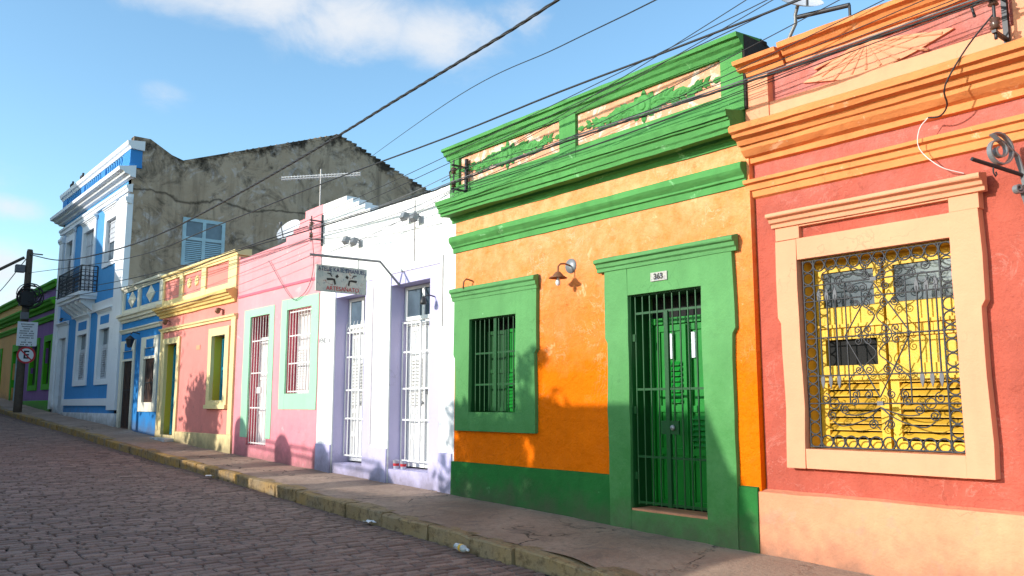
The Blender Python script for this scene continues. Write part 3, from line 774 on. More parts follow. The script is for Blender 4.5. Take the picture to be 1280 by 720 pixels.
for (xa, xb, za, zb), xr, zt in ((D1, -13.72, 4.04), (D2, -11.54, 4.07)):
    M = MB()
    M.box(xa, xb+.0, .025, .5, -1, za); M.box(xb, xr, .02, .5, -1, zt); M.box(xa, xb, .022, .5, zb, zt)
    M.box(xa-.02, xa+.004, .03, .5, za, zb, 1)
    d = M.build('door', [MT['lav'], MT['lavd']], h)
    yg = .26
    M = MB(); y = .38; xm = (xa+xb)/2
    for a, b in ((xa+.03, xm-.01), (xm+.01, xb-.03)):
        leaf_panel(M, a, b, za+.03, 3.12, y, rails=(1.1, 1.55), st=.09)
        louvres(M, a+.1, b-.1, 1.7, 2.55, y-.005, 0, .06, .05)
    M.box(xa+.03, xb-.03, y-.03, y+.05, 3.13, 3.22)
    M.lathe((xm-.06, y-.03, 1.75), [(0, -.03), (.03, -.02), (.03, .0), (.015, .03)], 10, 1, 'y')
    M.box(xm+.02, xm+.06, y-.03, y, 1.9, 2.0, 1)
    M.build('door_leaf', [MT['whitepaint'], MT['grey_iron']], d)
    M = MB(); y = .30
    M.box(xa+.02, xb-.02, y, y+.06, 3.22, 3.29); M.box(xa+.02, xb-.02, y, y+.06, zb-.07, zb-.01)
    for x in (xa+.02, xm-.04, xb-.1): M.box(x, x+.08, y+.001, y+.058, 3.29, zb-.07)
    tr = M.build('transom', MT['whitepaint'], d)
    M = MB(); M.box(xa+.1, xb-.1, y+.02, y+.03, 3.29, zb-.07); M.build('pane', MT['glass'], d)
    M = MB(); M.box(xa, xb, .46, .48, za, zb); M.build('dark_interior', MT['dark'], d)
    M = MB(); zg = 3.16 if xa < -14 else 3.2
    bars(M, xa+.03, xb-.03, za+.12, zg, yg, 9, (za+.14, za+.85, za+1.4, za+2.05, zg-.02), .012)
    M.box(xm-.02, xm+.02, yg-.015, yg+.015, za+.12, zg)
    if xa < -14:
        for i in range(9):
            x = xa+.03+(xb-xa-.06)*i/8
            M.tube([(x, yg, zg), (x, yg, zg+.12), (x+.03, yg, zg+.2)], .011, 5, r1=.003)
            M.tube([(x, yg, zg+.0), (x+.07, yg, zg+.09), (x+.13, yg, zg)], .007, 5)
    M.build('gate', MT['whitepaint'], d, fix=False)
for x, z0, z1 in ((-12.35, 4.2, 5.3), (-13.72, 1.0, 3.9), (-11.47, 3.0, 4.2)):
    M = MB(); M.tube([(x, -.015, z0), (x, -.015, z1)], .012, 6); M.build('conduit', MT['bars'], h, fix=False)
text_mesh('painted_lettering', 'VEND.  6', .15, MT['cablegrey'], h, (-15.62, -.003, 3.0), width=.48)
roof(h, -15.8, -11.15, 4.9, 7, .32, .35)

# ================================================================== PINK HOUSE
h = thing('terraced_house', 'plain pink house with stepped top and mint green frames around barred door and window', 'house', (-18, 0, g(-18)))
top = [(-20.22, 5.27), (-18.0, 5.31), (-17.6, 5.33), (-17.6, 5.44), (-17.25, 5.44), (-17.25, 5.56), (-16.95, 5.56), (-16.95, 5.70), (-16.68, 5.70), (-16.68, 5.86), (-15.87, 5.87)]
M = wall_mb(MB(), -20.22, -15.87, top, [(-19.42, -18.30, .80, 3.78), (-17.42, -16.2, 1.95, 3.78)], through=.5)
M.build('wall', MT['pink'], h)
M = MB(); M.prof(-20.2, -15.9, [(.03, 4.30), (-.02, 4.305), (-.028, 4.36), (.03, 4.375)], .16, .008); M.build('string_course', MT['pinkline'], h)
M = MB(); jamb_frame(M, -19.76, -18.06, .97, 3.96, -19.40, -18.32, .97, 3.775, -.012, .03)
for xx in (-19.42, -18.32): M.box(xx, xx+.02, .031, .45, .8, 3.78, 1)
d = M.build('door', [MT['mint'], MT['redrev']], h)
M = MB(); bars(M, -19.38, -18.34, .82, 3.76, .05, 8, (.85, 1.65, 2.45, 3.2), .009); M.box(-19.0, -18.8, .04, .08, 1.98, 2.12); M.build('grille', MT['bars'], d, fix=False)
M = MB(); leaf_panel(M, -19.4, -18.87, .8, 3.2, .25, rails=(1.5, 2.3)); leaf_panel(M, -18.85, -18.32, .8, 3.2, .25, rails=(1.5, 2.3)); louvres(M, -18.76, -18.4, 1.7, 2.3, .245); M.box(-19.4, -18.32, .25, .3, 3.22, 3.3)
M.build('door_leaf', MT['whitepaint'], d)
M = MB(); M.box(-19.42, -18.3, .44, .46, .78, 3.8); M.build('dark_interior', MT['dark'], d)
M = MB(); jamb_frame(M, -17.68, -15.90, 1.62, 4.01, -17.40, -16.22, 1.955, 3.775, -.016, .03)
for xx in (-17.42, -16.22): M.box(xx, xx+.02, .031, .45, 1.95, 3.78, 1)
w_ = M.build('window', [MT['mint'], MT['redrev']], h)
M = MB(); bars(M, -17.36, -16.24, 1.97, 3.76, .05, 9, (2.0, 2.6, 3.2, 3.72), .009); M.build('grille', MT['bars'], w_, fix=False)
M = MB(); leaf_panel(M, -17.4, -16.82, 1.96, 3.76, .25, rails=(2.9,)); leaf_panel(M, -16.8, -16.22, 1.96, 3.76, .25, rails=(2.9,))
for a in (-17.31, -16.71): louvres(M, a, a+.4, 2.05, 2.88, .245)
M.build('shutter', MT['whitepaint'], w_)
M = MB(); M.box(-17.42, -16.2, .44, .46, 1.93, 3.8); M.build('dark_interior', MT['dark'], w_)
roof(h, -20.2, -15.9, 4.85, 7, .32, .35)

# ================================================================== ROSE HOUSE WITH YELLOW TRIM
h = thing('terraced_house', 'rose house with pale yellow cornices, panelled parapet, mustard door and window reveals', 'house', (-23, 0, g(-23)))
x0, x1 = -25.98, -20.22
M = wall_mb(MB(), x0, x1, 5.35, [(-25.50, -24.42, .86, 3.47), (-21.82, -20.85, 1.80, 3.48)], through=.7)
M.build('wall', MT['ypink'], h)
for a, b in ((-24.25, -20.22), (x0, -25.68)):
    M = MB(); M.prof(a, b, [(.05, -1), (-.05, -1), (-.05, .5), (-.045, .99), (.05, 1.01)], .4, .006); M.build('plinth', MT['cream'], h)
for a, b in ((-20.5, -20.24), (x0+.02, -25.78)):
    M = MB(); M.box(a, b, -.05, .1, 1.0, 3.82); M.build('pilaster', MT['cream'], h, bevel=.01)
M = MB(); jamb_frame(M, -25.72, -24.24, .3, 3.63, -25.47, -24.44, .88, 3.46, -.05, .04); 
M.box(-25.5, -25.455, .041, .62, .86, 3.47, 1); M.box(-24.455, -24.42, .041, .62, .86, 3.47, 1)
M.box(-25.6, -24.3, -.3, .3, .2, .80, 2)
d = M.build('door', [MT['cream'], MT['olive'], MT['bwhite']], h)
M = MB(); leaf_panel(M, -25.45, -24.95, .88, 3.45, .2, rails=(1.6, 2.4)); leaf_panel(M, -24.94, -24.45, .88, 3.45, .2, rails=(1.6, 2.4)); M.build('door_leaf', MT['teal'], d)
M = MB(); jamb_frame(M, -22.0, -20.62, 1.66, 3.67, -21.78, -20.87, 1.83, 3.47, -.05, .04); M.box(-22.03, -20.6, -.09, .0, 1.62, 1.72)
M.box(-21.82, -21.765, .041, .62, 1.8, 3.48, 1); M.box(-20.885, -20.85, .041, .62, 1.8, 3.48, 1)
w_ = M.build('window', [MT['cream'], MT['olive']], h)
M = MB(); leaf_panel(M, -21.76, -21.33, 1.82, 3.46, .22, rails=(2.6,)); leaf_panel(M, -21.32, -20.89, 1.82, 3.46, .22, rails=(2.6,)); M.build('shutter', MT['teal'], w_)
M = MB(); M.prof(x0, x1+.02, [(.05, 3.81), (-.05, 3.82), (-.06, 3.87), (-.1, 3.89), (-.11, 3.93), (.05, 3.96)], .4, .008); M.build('string_course', MT['cream'], h)
M = MB(); M.prof(x0-.12, x1-.1, [(.05, 4.24), (-.06, 4.25), (-.07, 4.32), (-.13, 4.34), (-.15, 4.39), (-.2, 4.41), (-.22, 4.46), (-.28, 4.47), (-.29, 4.53), (.05, 4.63)], .4, .012); M.build('cornice', MT['creamd'], h)
M = MB()
for a, b in ((-25.98, -25.84), (-24.52, -24.2), (-22.76, -22.42), (-20.84, -20.3)): M.box(a, b, -.05, .3, 4.55, 5.40)
for a, b in ((-25.838, -24.522), (-24.198, -22.762), (-22.418, -20.842)): M.box(a, b, -.046, .3, 4.55, 4.76); M.box(a, b, -.046, .3, 5.345, 5.40)
M.prof(x0, -20.24, [(.3, 5.40), (-.06, 5.41), (-.08, 5.46), (-.13, 5.48), (-.14, 5.53), (.3, 5.57)], .4, .01)
for cx in (-23.78, -23.18):
    for i in range(6):
        q = R(60*i+15); M.lathe((cx+.09*math.cos(q), -.005, 5.09+.09*math.sin(q)), [(0, -.04), (.05, -.03), (.065, .01)], 8, 0, 'y')
    M.lathe((cx, -.01, 5.09), [(0, -.05), (.05, -.04), (.06, .01)], 8, 0, 'y')
M.build('parapet', MT['cream'], h, bevel=.006)
M = MB(); M.box(-22.98, -22.7, -.012, .01, 3.18, 3.3); M.build('number_tile', MT['peach'], h)
roof(h, x0, x1, 4.7, 7, .32, .6)

# ================================================================== SMALL BLUE HOUSE
h = thing('terraced_house', 'narrow bright blue house with ivory trim and two white diamonds on its parapet', 'house', (-28, 0, g(-28)))
x0, x1 = -30.2, -25.98
M = wall_mb(MB(), x0, x1, 5.45, [(-29.82, -28.68, .95, 3.13), (-27.52, -26.42, 1.78, 3.13)], through=.4)
M.build('wall', MT['blue'], h)
M = MB(); jamb_frame(M, -30.1, -28.5, .5, 3.80, -29.80, -28.70, .95, 3.45, -.04, .03); M.box(-29.8, -28.7, -.038, .03, 3.13, 3.2); d = M.build('door', MT['ivory'], h)
M = MB()
for a, b in ((-29.8, -29.26), (-29.24, -28.7)): leaf_panel(M, a, b, .95, 3.12, .05, rails=(1.6, 2.1), st=.1)
M.build('door_leaf', MT['browndoor'], d)
M = MB(); bars(M, -29.7, -28.8, 1.0, 3.1, .02, 7, (2.2,), .012); M.build('grille', MT['iron'], d, fix=False)
M = MB(); jamb_frame(M, -27.85, -26.15, 1.52, 3.80, -27.5, -26.44, 1.80, 3.45, -.04, .03); M.box(-27.5, -26.44, -.038, .03, 3.12, 3.2); w_ = M.build('window', MT['ivory'], h)
M = MB()
for a, b in ((-27.5, -26.98), (-26.96, -26.44)): leaf_panel(M, a, b, 1.8, 3.12, .05, rails=(2.4,), st=.1)
M.build('shutter', MT['browndoor'], w_)
M = MB(); bars(M, -27.42, -26.5, 1.8, 3.1, .02, 8, (2.4,), .012); M.build('grille', MT['iron'], w_, fix=False)
M = MB(); M.prof(x0, x1, [(.05, 4.04), (-.04, 4.05), (-.06, 4.12), (-.1, 4.14), (-.1, 4.18), (.05, 4.2)], .4, .008); M.build('string_course', MT['ivory'], h)
M = MB(); M.prof(x0-.06, x1-.05, [(.05, 4.40), (-.05, 4.41), (-.07, 4.48), (-.13, 4.5), (-.14, 4.58), (-.2, 4.6), (-.21, 4.67), (.05, 4.72)], .4, .012); M.build('cornice', MT['ivory'], h)
M = MB()
for a, b in ((-30.19, -29.95), (-28.5, -28.2), (-26.3, -25.99)): M.box(a, b, -.05, .3, 4.68, 5.46)
for a, b in ((-29.948, -28.502), (-28.198, -26.302)): M.box(a, b, -.046, .3, 4.68, 4.84); M.box(a, b, -.046, .3, 5.42, 5.46)
M.prof(x0, x1, [(.3, 5.46), (-.06, 5.47), (-.08, 5.52), (-.13, 5.54), (-.14, 5.60), (.3, 5.64)], .4, .012)
for cx in (-29.2, -27.25): M.add([(cx, -.03, 4.88), (cx+.42, -.03, 5.13), (cx, -.03, 5.40), (cx-.42, -.03, 5.13), (cx, -.1, 5.13), (cx, .02, 4.86), (cx+.44, .02, 5.13), (cx, .02, 5.42), (cx-.44, .02, 5.13)],
    [(0, 1, 4), (1, 2, 4), (2, 3, 4), (3, 0, 4), (0, 5, 6, 1), (1, 6, 7, 2), (2, 7, 8, 3), (3, 8, 5, 0)])
M.build('parapet', MT['ivory'], h, bevel=.006)
for a, b in ((-29.6, -28.85), (-27.3, -26.6)):
    M = MB(); M.box(a, b, -.045, .03, 3.46, 3.72); M.build('blue_panel', MT['blue'], h)
roof(h, x0, x1, 4.8, 7, .32, .5)

# ================================================================== TALL BLUE HOUSE
h = thing('townhouse', 'two storey sky blue townhouse with white trim, iron balcony and bare mouldy gable wall', 'house', (-35, 0, g(-35)))
x0, x1 = -40.2, -30.2
ops = [(-39.3, -38.05, 1.0, 4.46), (-36.15, -34.7, 2.64, 4.40), (-32.95, -31.62, 2.62, 4.42), (-32.95, -31.65, 6.82, 8.40), (-36.25, -34.65, 6.0, 8.46), (-39.6, -38.1, 6.0, 8.5)]
M = wall_mb(MB(), x0, x1, 10.5, ops, through=.4, back=False)
M.build('wall', MT['bblue'], h)
# gable wall facing the lower houses
def gable(X, s):
    pr = [(.0, -1), (15.5, -1), (15.5, 9.75), (7.75, 12.62), (1.7, 10.40), (1.3, 10.52), (.55, 10.95), (.0, 10.95)]
    M = MB(); v = [(X, y, z) for y, z in pr] + [(X-s*.35, y, z) for y, z in pr]; n_ = len(pr)
    M.add(v, [tuple(range(n_)), tuple(range(2*n_-1, n_-1, -1))] + [(i, n_+i, n_+(i+1) % n_, (i+1) % n_) for i in range(n_)])
    return M
M = gable(x1, 1)
for i in range(60):   # ragged, blackened coping bits along the verge
    t = i/59; y = 1.7 + 13.6*t; z = 12.62-abs(y-7.75)*.37
    M.box(x1-.35, x1+.02, y, y+.26, z-.06, z+.0+random.uniform(0, .035))
gw_ = M.build('gable_wall', MT['gable'], h)
gable(x0+.35, 1).build('gable_wall', MT['gable'], h)
M = MB(); n_ = 30; nx = 80
for sgn in (0, 1):
    vs = []
    ya, yb, za, zb_ = (1.7, 7.75, 10.3, 12.5) if sgn == 0 else (7.75, 15.6, 12.5, 9.6)
    for j in range(n_+1):
        for i in range(nx+1):
            t = j/n_; vs.append((x0+.36+(x1-x0-.72)*i/nx, ya+(yb-ya)*t, za+(zb_-za)*t+-.12+.04*abs(math.sin(i*1.6))))
    M.add(vs, [(j*(nx+1)+i, j*(nx+1)+i+1, (j+1)*(nx+1)+i+1, (j+1)*(nx+1)+i) for j in range(n_) for i in range(nx)])
M.quad((x0+.36, .3, 10.2), (x1-.36, .3, 10.2), (x1-.36, 1.7, 10.3), (x0+.36, 1.7, 10.3)); M.quad((x0, 15.5, -1), (x1, 15.5, -1), (x1, 15.5, 9.7), (x0, 15.5, 9.7))
M.build('roof', MT['tile'], h)
# side window in the gable
M = MB(); X = x1+.03
M.box(x1+.0, X+.02, 1.80, 3.32, 6.62, 6.74); M.box(x1, X+.02, 1.80, 3.32, 8.22, 8.34)
for y in (1.80, 2.50, 3.20): M.box(x1, X+.018, y, y+.12, 6.741, 8.219)
M.box(x1, X+.016, 1.92, 3.2, 7.55, 7.66)
for a in (1.92, 2.62):
    for i in range(11): M.add([(X, a, 6.76+i*.07), (X, a+.58, 6.76+i*.07), (X-.03, a+.58, 6.82+i*.07), (X-.03, a, 6.82+i*.07)], [(0, 1, 2, 3)])
sw = M.build('side_window', MT['ltblue'], h)
M = MB(); M.box(x1+.002, x1+.012, 1.9, 3.22, 6.7, 8.25); M.build('pane', MT['glass'], sw)
M = MB(); M.box(x1+.0, x1+.015, 1.55, 3.6, 8.42, 8.5); M.build('lintel', MT['gable'], h)
for a, b in ((-31.2, x1+.02), (x0-.02, -39.62)):
    M = MB(); M.box(a, b, -.10, .1, 1.55, 8.9)
    M.prof(a-.05, b+.05, [(.05, 8.55), (-.12, 8.57), (-.14, 8.63), (-.17, 8.66), (-.17, 8.78), (.05, 8.8)], .5, .003)
    M.build('pilaster', MT['bwhite'], h, bevel=.008)
for a, b, c, d, nm in ((x0, -39.2, -1, 1.40, 'plinth'), (-37.95, x1, -1, 1.44, 'plinth'), (-37.95, -31.2, 1.70, 1.95, 'white_band')):
    M = MB(); M.box(a, b, -.06, .05, c, d); M.build(nm, MT['bwhite'], h)
M = MB(); M.prof(x0-.05, x1+.06, [(.05, 8.95), (-.1, 8.97), (-.12, 9.07), (-.16, 9.1), (-.17, 9.18), (.05, 9.25)], .5, .004)
M.prof(x0-.3, x1+.3, [(.05, 9.42), (-.12, 9.44), (-.16, 9.5), (-.3, 9.53), (-.34, 9.6), (-.48, 9.62), (-.5, 9.74), (.05, 9.84)], .5, .004)
M.build('cornice', MT['bwhite'], h)
M = MB(); M.prof(x0-.1, x1+.1, [(.35, 10.46), (-.1, 10.48), (-.14, 10.56), (-.2, 10.6), (-.22, 10.74), (.35, 10.80)], .5, .004); M.build('parapet_coping', MT['bwhite'], h)
for a, b in ((x0, -39.4), (-37.0, -36.5), (-33.9, -33.4), (-31.05, x1+.02)):
    M = MB(); M.box(a, b, -.09, .3, 9.83, 10.47); M.box(a-.04, b+.04, -.12, .3, 9.83, 9.96); M.build('parapet_post', MT['bblue2'], h)
for a, b in ((-39.4, -37.0), (-36.5, -33.9), (-33.4, -31.05)):
    k = int((b-a)/.28)
    for i in range(k):
        c = a+(b-a)*(i+.5)/k; M = MB(); M.lathe((c, -.02, 0), [(.05, 9.84), (.09, 9.98), (.06, 10.15), (.04, 10.3), (.07, 10.46)], 8); M.build('baluster', MT['bblue'], h)
def sash(par, xa, xb, za, zb, kind):
    M = MB(); y = .085
    if kind == 'louvre':
        xm = (xa+xb)/2
        for a, b in ((xa, xm-.01), (xm+.01, xb)): leaf_panel(M, a, b, za, zb-.6, y, st=.08, rails=((za+zb-.6)/2,)); louvres(M, a+.09, b-.09, za+.1, zb-.7, y-.01, 0, .08, .05)
        M.box(xa, xb, y, y+.05, zb-.6, zb-.54); M.box(xm-.03, xm+.03, y, y+.05, zb-.54, zb)
    elif kind == 'half':
        M.box(xa, xb, y, y+.05, (za+zb)/2-.03, zb); M.box(xa, xa+.07, y, y+.05, za, zb)
        for i in range(4): M.box(xa+.05, xb-.05, y-.02, y, (za+zb)/2+.1+i*.19, (za+zb)/2+.13+i*.19)
    else:
        M.box(xa, xb, y, y+.05, za, zb)
        for i in range(5): M.box(xa+.05, xb-.05, y-.02, y, za+.2+i*.42, za+.25+i*.42)
        M.box((xa+xb)/2-.03, (xa+xb)/2+.03, y-.025, y, za, zb)
    M.build('shutter', MT['greywhite'], par)
    M = MB(); M.box(xa, xb, .118, .13, za, zb); M.build('pane', MT['glass'], par)
for i, (o, outer, nm, kd) in enumerate([(ops[0], (-40.0, -37.85, 1.0, 4.95), 'door', 'panel'), (ops[1], (-36.45, -34.42, 2.44, 4.98), 'window', 'louvre'), (ops[2], (-33.25, -31.36, 2.43, 4.98), 'window', 'louvre'),
        (ops[3], (-33.2, -31.4, 6.66, 8.72), 'window', 'half'), (ops[4], (-36.5, -34.42, 5.95, 8.74), 'window', 'panel'), (ops[5], (-39.55, -37.75, 6.0, 8.78), 'window', 'louvre')]):
    xa, xb, za, zb = o
    if i == 5: xa += .25; 
    M = MB(); jamb_frame(M, outer[0] if i not in (0, 5) else outer[0]+.35, outer[1], outer[2], outer[3], xa+.01, xb-.01, za+.01, zb-.01, -.05, .125)
    M.prof(outer[0]-.02+(.35 if i in (0, 5) else 0), outer[1]+.08, hood(.12, outer[3], outer[3]+.14, -.04), .5, .003)
    if i in (1, 2): M.box(xa+.1, xb-.1, -.056, -.045, zb+.16, outer[3]-.1, 1)
    w_ = M.build(nm, [MT['bwhite'], MT['bblue2']], h)
    sash(w_, xa+.02, xb-.02, za+.02, zb-.02, kd)
M = MB()   # balcony
bx0, bx1, bp = -37.4, -33.75, -.62
M.box(bx0, bx1, bp, .05, 5.72, 5.86); M.box(bx0+.06, bx1-.06, bp+.06, .05, 5.60, 5.72)
M.prof(bx0+.15, x1-.9, [(.05, 5.1), (-.05, 5.12), (-.08, 5.3), (-.1, 5.42), (.05, 5.45)], .5, .003)
for i in range(5):
    x = bx0+.3+i*(bx1-bx0-.8)/4
    M.add([(x, .05, 5.1), (x+.22, .05, 5.1), (x+.22, .05, 5.6), (x, .05, 5.6), (x, bp+.12, 5.6), (x+.22, bp+.12, 5.6), (x, bp+.15, 5.48), (x+.22, bp+.15, 5.48)], [(0, 1, 7, 6), (6, 7, 5, 4), (0, 6, 4, 3), (1, 2, 5, 7), (3, 4, 5, 2)])
b_ = M.build('balcony', MT['bwhite'], h)
M = MB()
def rail(p, q, nb):
    p, q = Vector(p), Vector(q)
    for z, r in ((6.82, .022), (6.66, .012), (6.02, .014), (5.92, .014)): M.tube([p+Vector((0, 0, z)), q+Vector((0, 0, z))], r, 6)
    for i in range(nb+1):
        a = p+(q-p)*i/nb; M.tube([a+Vector((0, 0, 5.86)), a+Vector((0, 0, 6.82))], .013 if i not in (0, nb) else .022, 6)
        if i < nb:
            c = p+(q-p)*(i+.5)/nb; ax = ((q-p).normalized(), Vector((0, 0, 1)))
            for z in (6.2, 6.36, 6.52): M.ring(c+Vector((0, 0, z)), .075, .011, 10, 0, 4, ax)
rail((bx0+.03, bp+.04, 0), (bx1-.03, bp+.04, 0), 20); rail((bx1-.03, bp+.04, 0), (bx1-.03, -.03, 0), 4); rail((bx0+.03, -.03, 0), (bx0+.03, bp+.04, 0), 4)
M.build('railing', MT['iron'], b_, fix=False)

# ================================================================== PURPLE AND AMBER HOUSES
def far_house(label, x0, x1, wm, trim, wins, door=None, zt=7.15):
    h = thing('terraced_house', label, 'house', ((x0+x1)/2, 0, g((x0+x1)/2)))
    ops = [(a, b, 2.62, 4.48) for a, b in wins] + ([(door[0], door[1], 1.5, 4.4)] if door else [])
    wall_mb(MB(), x0, x1, 6.9, ops, through=.35).build('wall', wm, h)
    M = MB(); xs_ = [x0] + ([door[0], door[1]] if door else []) + [x1]
    for a, b in zip(xs_[::2], xs_[1::2]): M.prof(a, b, [(.05, -1), (-.04, -1), (-.04, 1.9), (.05, 1.94)], .5, .004)
    M.build('plinth', trim, h)
    for nm, pr in (('string_course', [(.05, 5.35), (-.06, 5.37), (-.1, 5.5), (-.14, 5.52), (-.14, 5.6), (.05, 5.65)]),
                   ('cornice', [(.05, 5.85), (-.08, 5.88), (-.1, 6.0), (-.22, 6.05), (-.25, 6.15), (-.3, 6.2), (-.3, 6.28), (.05, 6.4)]),
                   ('parapet_coping', [(.3, 6.78), (-.1, 6.8), (-.14, 6.95), (-.2, 7.0), (-.2, 7.1), (.3, 7.18)])):
        M = MB(); M.prof(x0, x1, pr, .5, .006); M.build(nm, trim, h)
    for a, b in wins:
        M = MB(); jamb_frame(M, a-.28, b+.28, 2.38, 4.75, a, b, 2.62, 4.48, -.05, .3); w_ = M.build('window', trim, h)
        M = MB(); leaf_panel(M, a, (a+b)/2, 2.62, 4.47, .1, rails=(3.4,)); leaf_panel(M, (a+b)/2+.01, b, 2.62, 4.47, .1, rails=(3.4,)); M.build('shutter', MT['leafd'], w_)
    if door:
        a, b = door; M = MB(); jamb_frame(M, a-.28, b+.28, 1.2, 4.75, a, b, 1.5, 4.4, -.05, .3); d = M.build('door', trim, h)
        M = MB(); leaf_panel(M, a, b, 1.5, 4.39, .1, rails=(2.4, 3.3)); M.build('door_leaf', MT['ltblue'], d)
    roof(h, x0, x1, 6.3, 8, .32, .6)
    return h
far_house('purple house with lime green cornices and window frames beside the tall blue townhouse', -46.3, -40.22, MT['purple'], MT['lime'], [(-44.9, -43.5), (-41.9, -40.75)])
far_house('amber house with lime green trim behind the utility pole', -56.5, -46.32, MT['lpeach'], MT['lime'], [(-54.5, -53.0)], (-49.4, -47.6))
h = thing('building', 'grey weathered block with ragged top rising behind the purple house', 'building', (-76, 8, g(-76)))
M = MB(); pr = [(-100, 0), (-60.5, 0), (-60.5, 7.9), (-62.5, 8.5), (-64, 8.55), (-70, 8.75), (-76, 9.15), (-84, 9.5), (-100, 10)]
M.prism(pr, 4., 12.); M.build('wall', MT['gable'], h)
M = MB()
for i in range(40):
    x = -100+i*.98; z = 9.98-(x+100)*.0405; M.box(x, x+.7, 3.9, 5, z-.08, z+.08+random.random()*.1)
M.build('coping', MT['grimy'], h)
wall_mb(MB(), -75, -56.6, 6.4, [], depth=8).build('terraced_house', MT['oppo'])
o = bpy.data.objects['terraced_house']
for o in bpy.data.objects:
    if o.type == 'MESH' and o.name.startswith('terraced_house'): bpy.data.objects.remove(o)

# ================================================================== FITTINGS ON THE FACADES
h = thing('wall_lamp', 'small rusty swan-neck wall lamp beside the green window', 'lamp', (-8.39, 0, 3.61))
M = MB(); M.lathe((-8.39, -.012, 3.61), [(0, -.01), (.10, -.008), (.105, .01)], 18, 0, 'y'); M.build('rose', MT['grey_iron'], h)
M = MB(); M.tube([(-8.39, -.01, 3.61), (-8.39, -.12, 3.63), (-8.39, -.20, 3.62), (-8.39, -.245, 3.58), (-8.39, -.25, 3.5)], .012, 8); M.build('arm', MT['rust'], h)
M = MB(); M.lathe((-8.39, -.25, 3.42), [(.03, .085), (.045, .07), (.08, .03), (.13, .0), (.126, -.004), (.072, .025), (.03, .065)], 16)
M.build('lamp_shade', MT['rust'], h)
M = MB(); M.lathe((-8.39, -.25, 3.36), [(0, -.05), (.03, -.035), (.035, 0), (.02, .05), (.015, .08)], 10); M.build('bulb', MT['signwhite'], h)
M = MB(); M.tube([(-10.66, 0, 3.66), (-10.66, -.12, 3.68), (-10.7, -.14, 3.64), (-10.72, -.14, 3.53)], .013, 7)
tag(M.build('wall_hook', MT['rust']), 'bent rusty pipe stub on the orange wall above the green window', 'hook')
def spot(loc, lab, group, mat=MT['bars'], flip=1, src=None):
    if src:
        o = src.copy(); COL.objects.link(o); o.location = loc; o['label'] = lab
        for c in src.children: d = c.copy(); COL.objects.link(d); d.parent = o
        return o
    h = thing('floodlight', lab, 'floodlight', loc, group); x, y, z = loc
    M = MB(); M.tube([(x, y, z), (x, y-.1, z), (x, y-.14, z-.05)], .016, 6); M.build('bracket', MT['grey_iron'], h)
    M = MB(); M.add([(x-.09, y-.12, z-.12), (x+.09, y-.12, z-.12), (x+.09, y-.07, z+.02), (x-.09, y-.07, z+.02), (x-.06, y-.2, z-.06), (x+.06, y-.2, z-.06), (x+.06, y-.16, z+.04), (x-.06, y-.16, z+.04)],
        [(0, 1, 2, 3), (4, 7, 6, 5), (0, 4, 5, 1), (1, 5, 6, 2), (2, 6, 7, 3), (3, 7, 4, 0)]); M.build('housing', mat, h, bevel=.01)
    return h
F1 = spot((-14.6, 0, 4.93), 'grey floodlight high on the white wall, left one of the pair over the hanging sign', 'floodlights on the white wall', MT['grey_iron'])
spot((-14.28, 0, 4.86), 'grey floodlight high on the white wall, right one of the pair over the hanging sign', 'floodlights on the white wall', src=F1)
spot((-12.5, 0, 5.04), 'grey floodlight high on the white wall, left one of the pair nearer the green cornice', 'floodlights on the white wall', src=F1)
spot((-12.18, 0, 4.97), 'grey floodlight high on the white wall, right one of the pair nearer the green cornice', 'floodlights on the white wall', src=F1)
F2 = spot((-25.3, 0, 4.14), 'small brown floodlight under the left end of the yellow cornice', 'brown floodlights under yellow cornice', MT['rust'])
spot((-21.2, 0, 4.12), 'small brown floodlight under the right end of the yellow cornice', 'brown floodlights under yellow cornice', src=F2)
spot((-38.7, 0, 5.25), 'black floodlight on the blue townhouse below the balcony', 'dark floodlights on blue walls', MT['black'])
h = thing('lantern', 'black coach lantern between door and window of the narrow blue house', 'lantern', (-28.2, 0, 3.85))
M = MB(); M.tube([(-28.2, 0, 3.95), (-28.2, -.2, 4.0), (-28.2, -.26, 3.93)], .02, 6); M.build('bracket', MT['iron'], h)
M = MB(); M.lathe((-28.2, -.28, 3.7), [(0, -.2), (.07, -.18), (.13, .05), (.16, .07), (.05, .16), (0, .2)], 6, smooth=False); M.build('lamp_body', MT['iron'], h)
h = thing('wall_lamp', 'black lamp on a short arm to the right of the white double doors', 'lamp', (-11.75, 0, 3.5))
M = MB(); M.tube([(-11.75, .02, 3.52), (-11.75, -.1, 3.54), (-11.75, -.18, 3.5)], .012, 6); M.build('arm', MT['iron'], h)
M = MB(); M.lathe((-11.75, -.2, 3.42), [(0, .09), (.03, .08), (.06, -.02), (.05, -.05), (0, -.05)], 10); M.build('lamp_shade', MT['iron'], h)

# hanging sign on an arm
h = thing('hanging_sign', 'painted grey board sign with dark figures hung from a pipe arm on the white house', 'sign', (-12.9, 0, 3.84))
M = MB(); M.tube([(-12.86, .02, 3.84), (-12.87, -.38, 4.22), (-12.89, -1.72, 4.2)], .022, 8)
for y in (-.8, -1.5): M.tube([(-12.885, y, 4.2), (-12.885, y, 4.04)], .01, 6)
M.build('arm', MT['grey_iron'], h)
n = N('painted_sign_board')
c = n.mix(n.ramp(n.noise(6, 5), .35, .65), lin('D2D0C6', .9), lin('B4C0BC', .9))
c = n.mix(n.ramp(n.noise(9, 4, dist=1.5), .6, .68, 0, .8), c, lin('B06A60', .7))
c = n.mix(n.ramp(n.noise(11, 4, vec=n.scaled((1, 1.3, .8)), dist=1.2), .6, .68, 0, .8), c, lin('4A7890', .7))
MT['board'] = n.out(c, .6)
M = MB(); M.box(-12.905, -12.87, -1.60, -.64, 3.60, 4.05); M.build('board', MT['board'], h, bevel=.004)
fx = -12.866
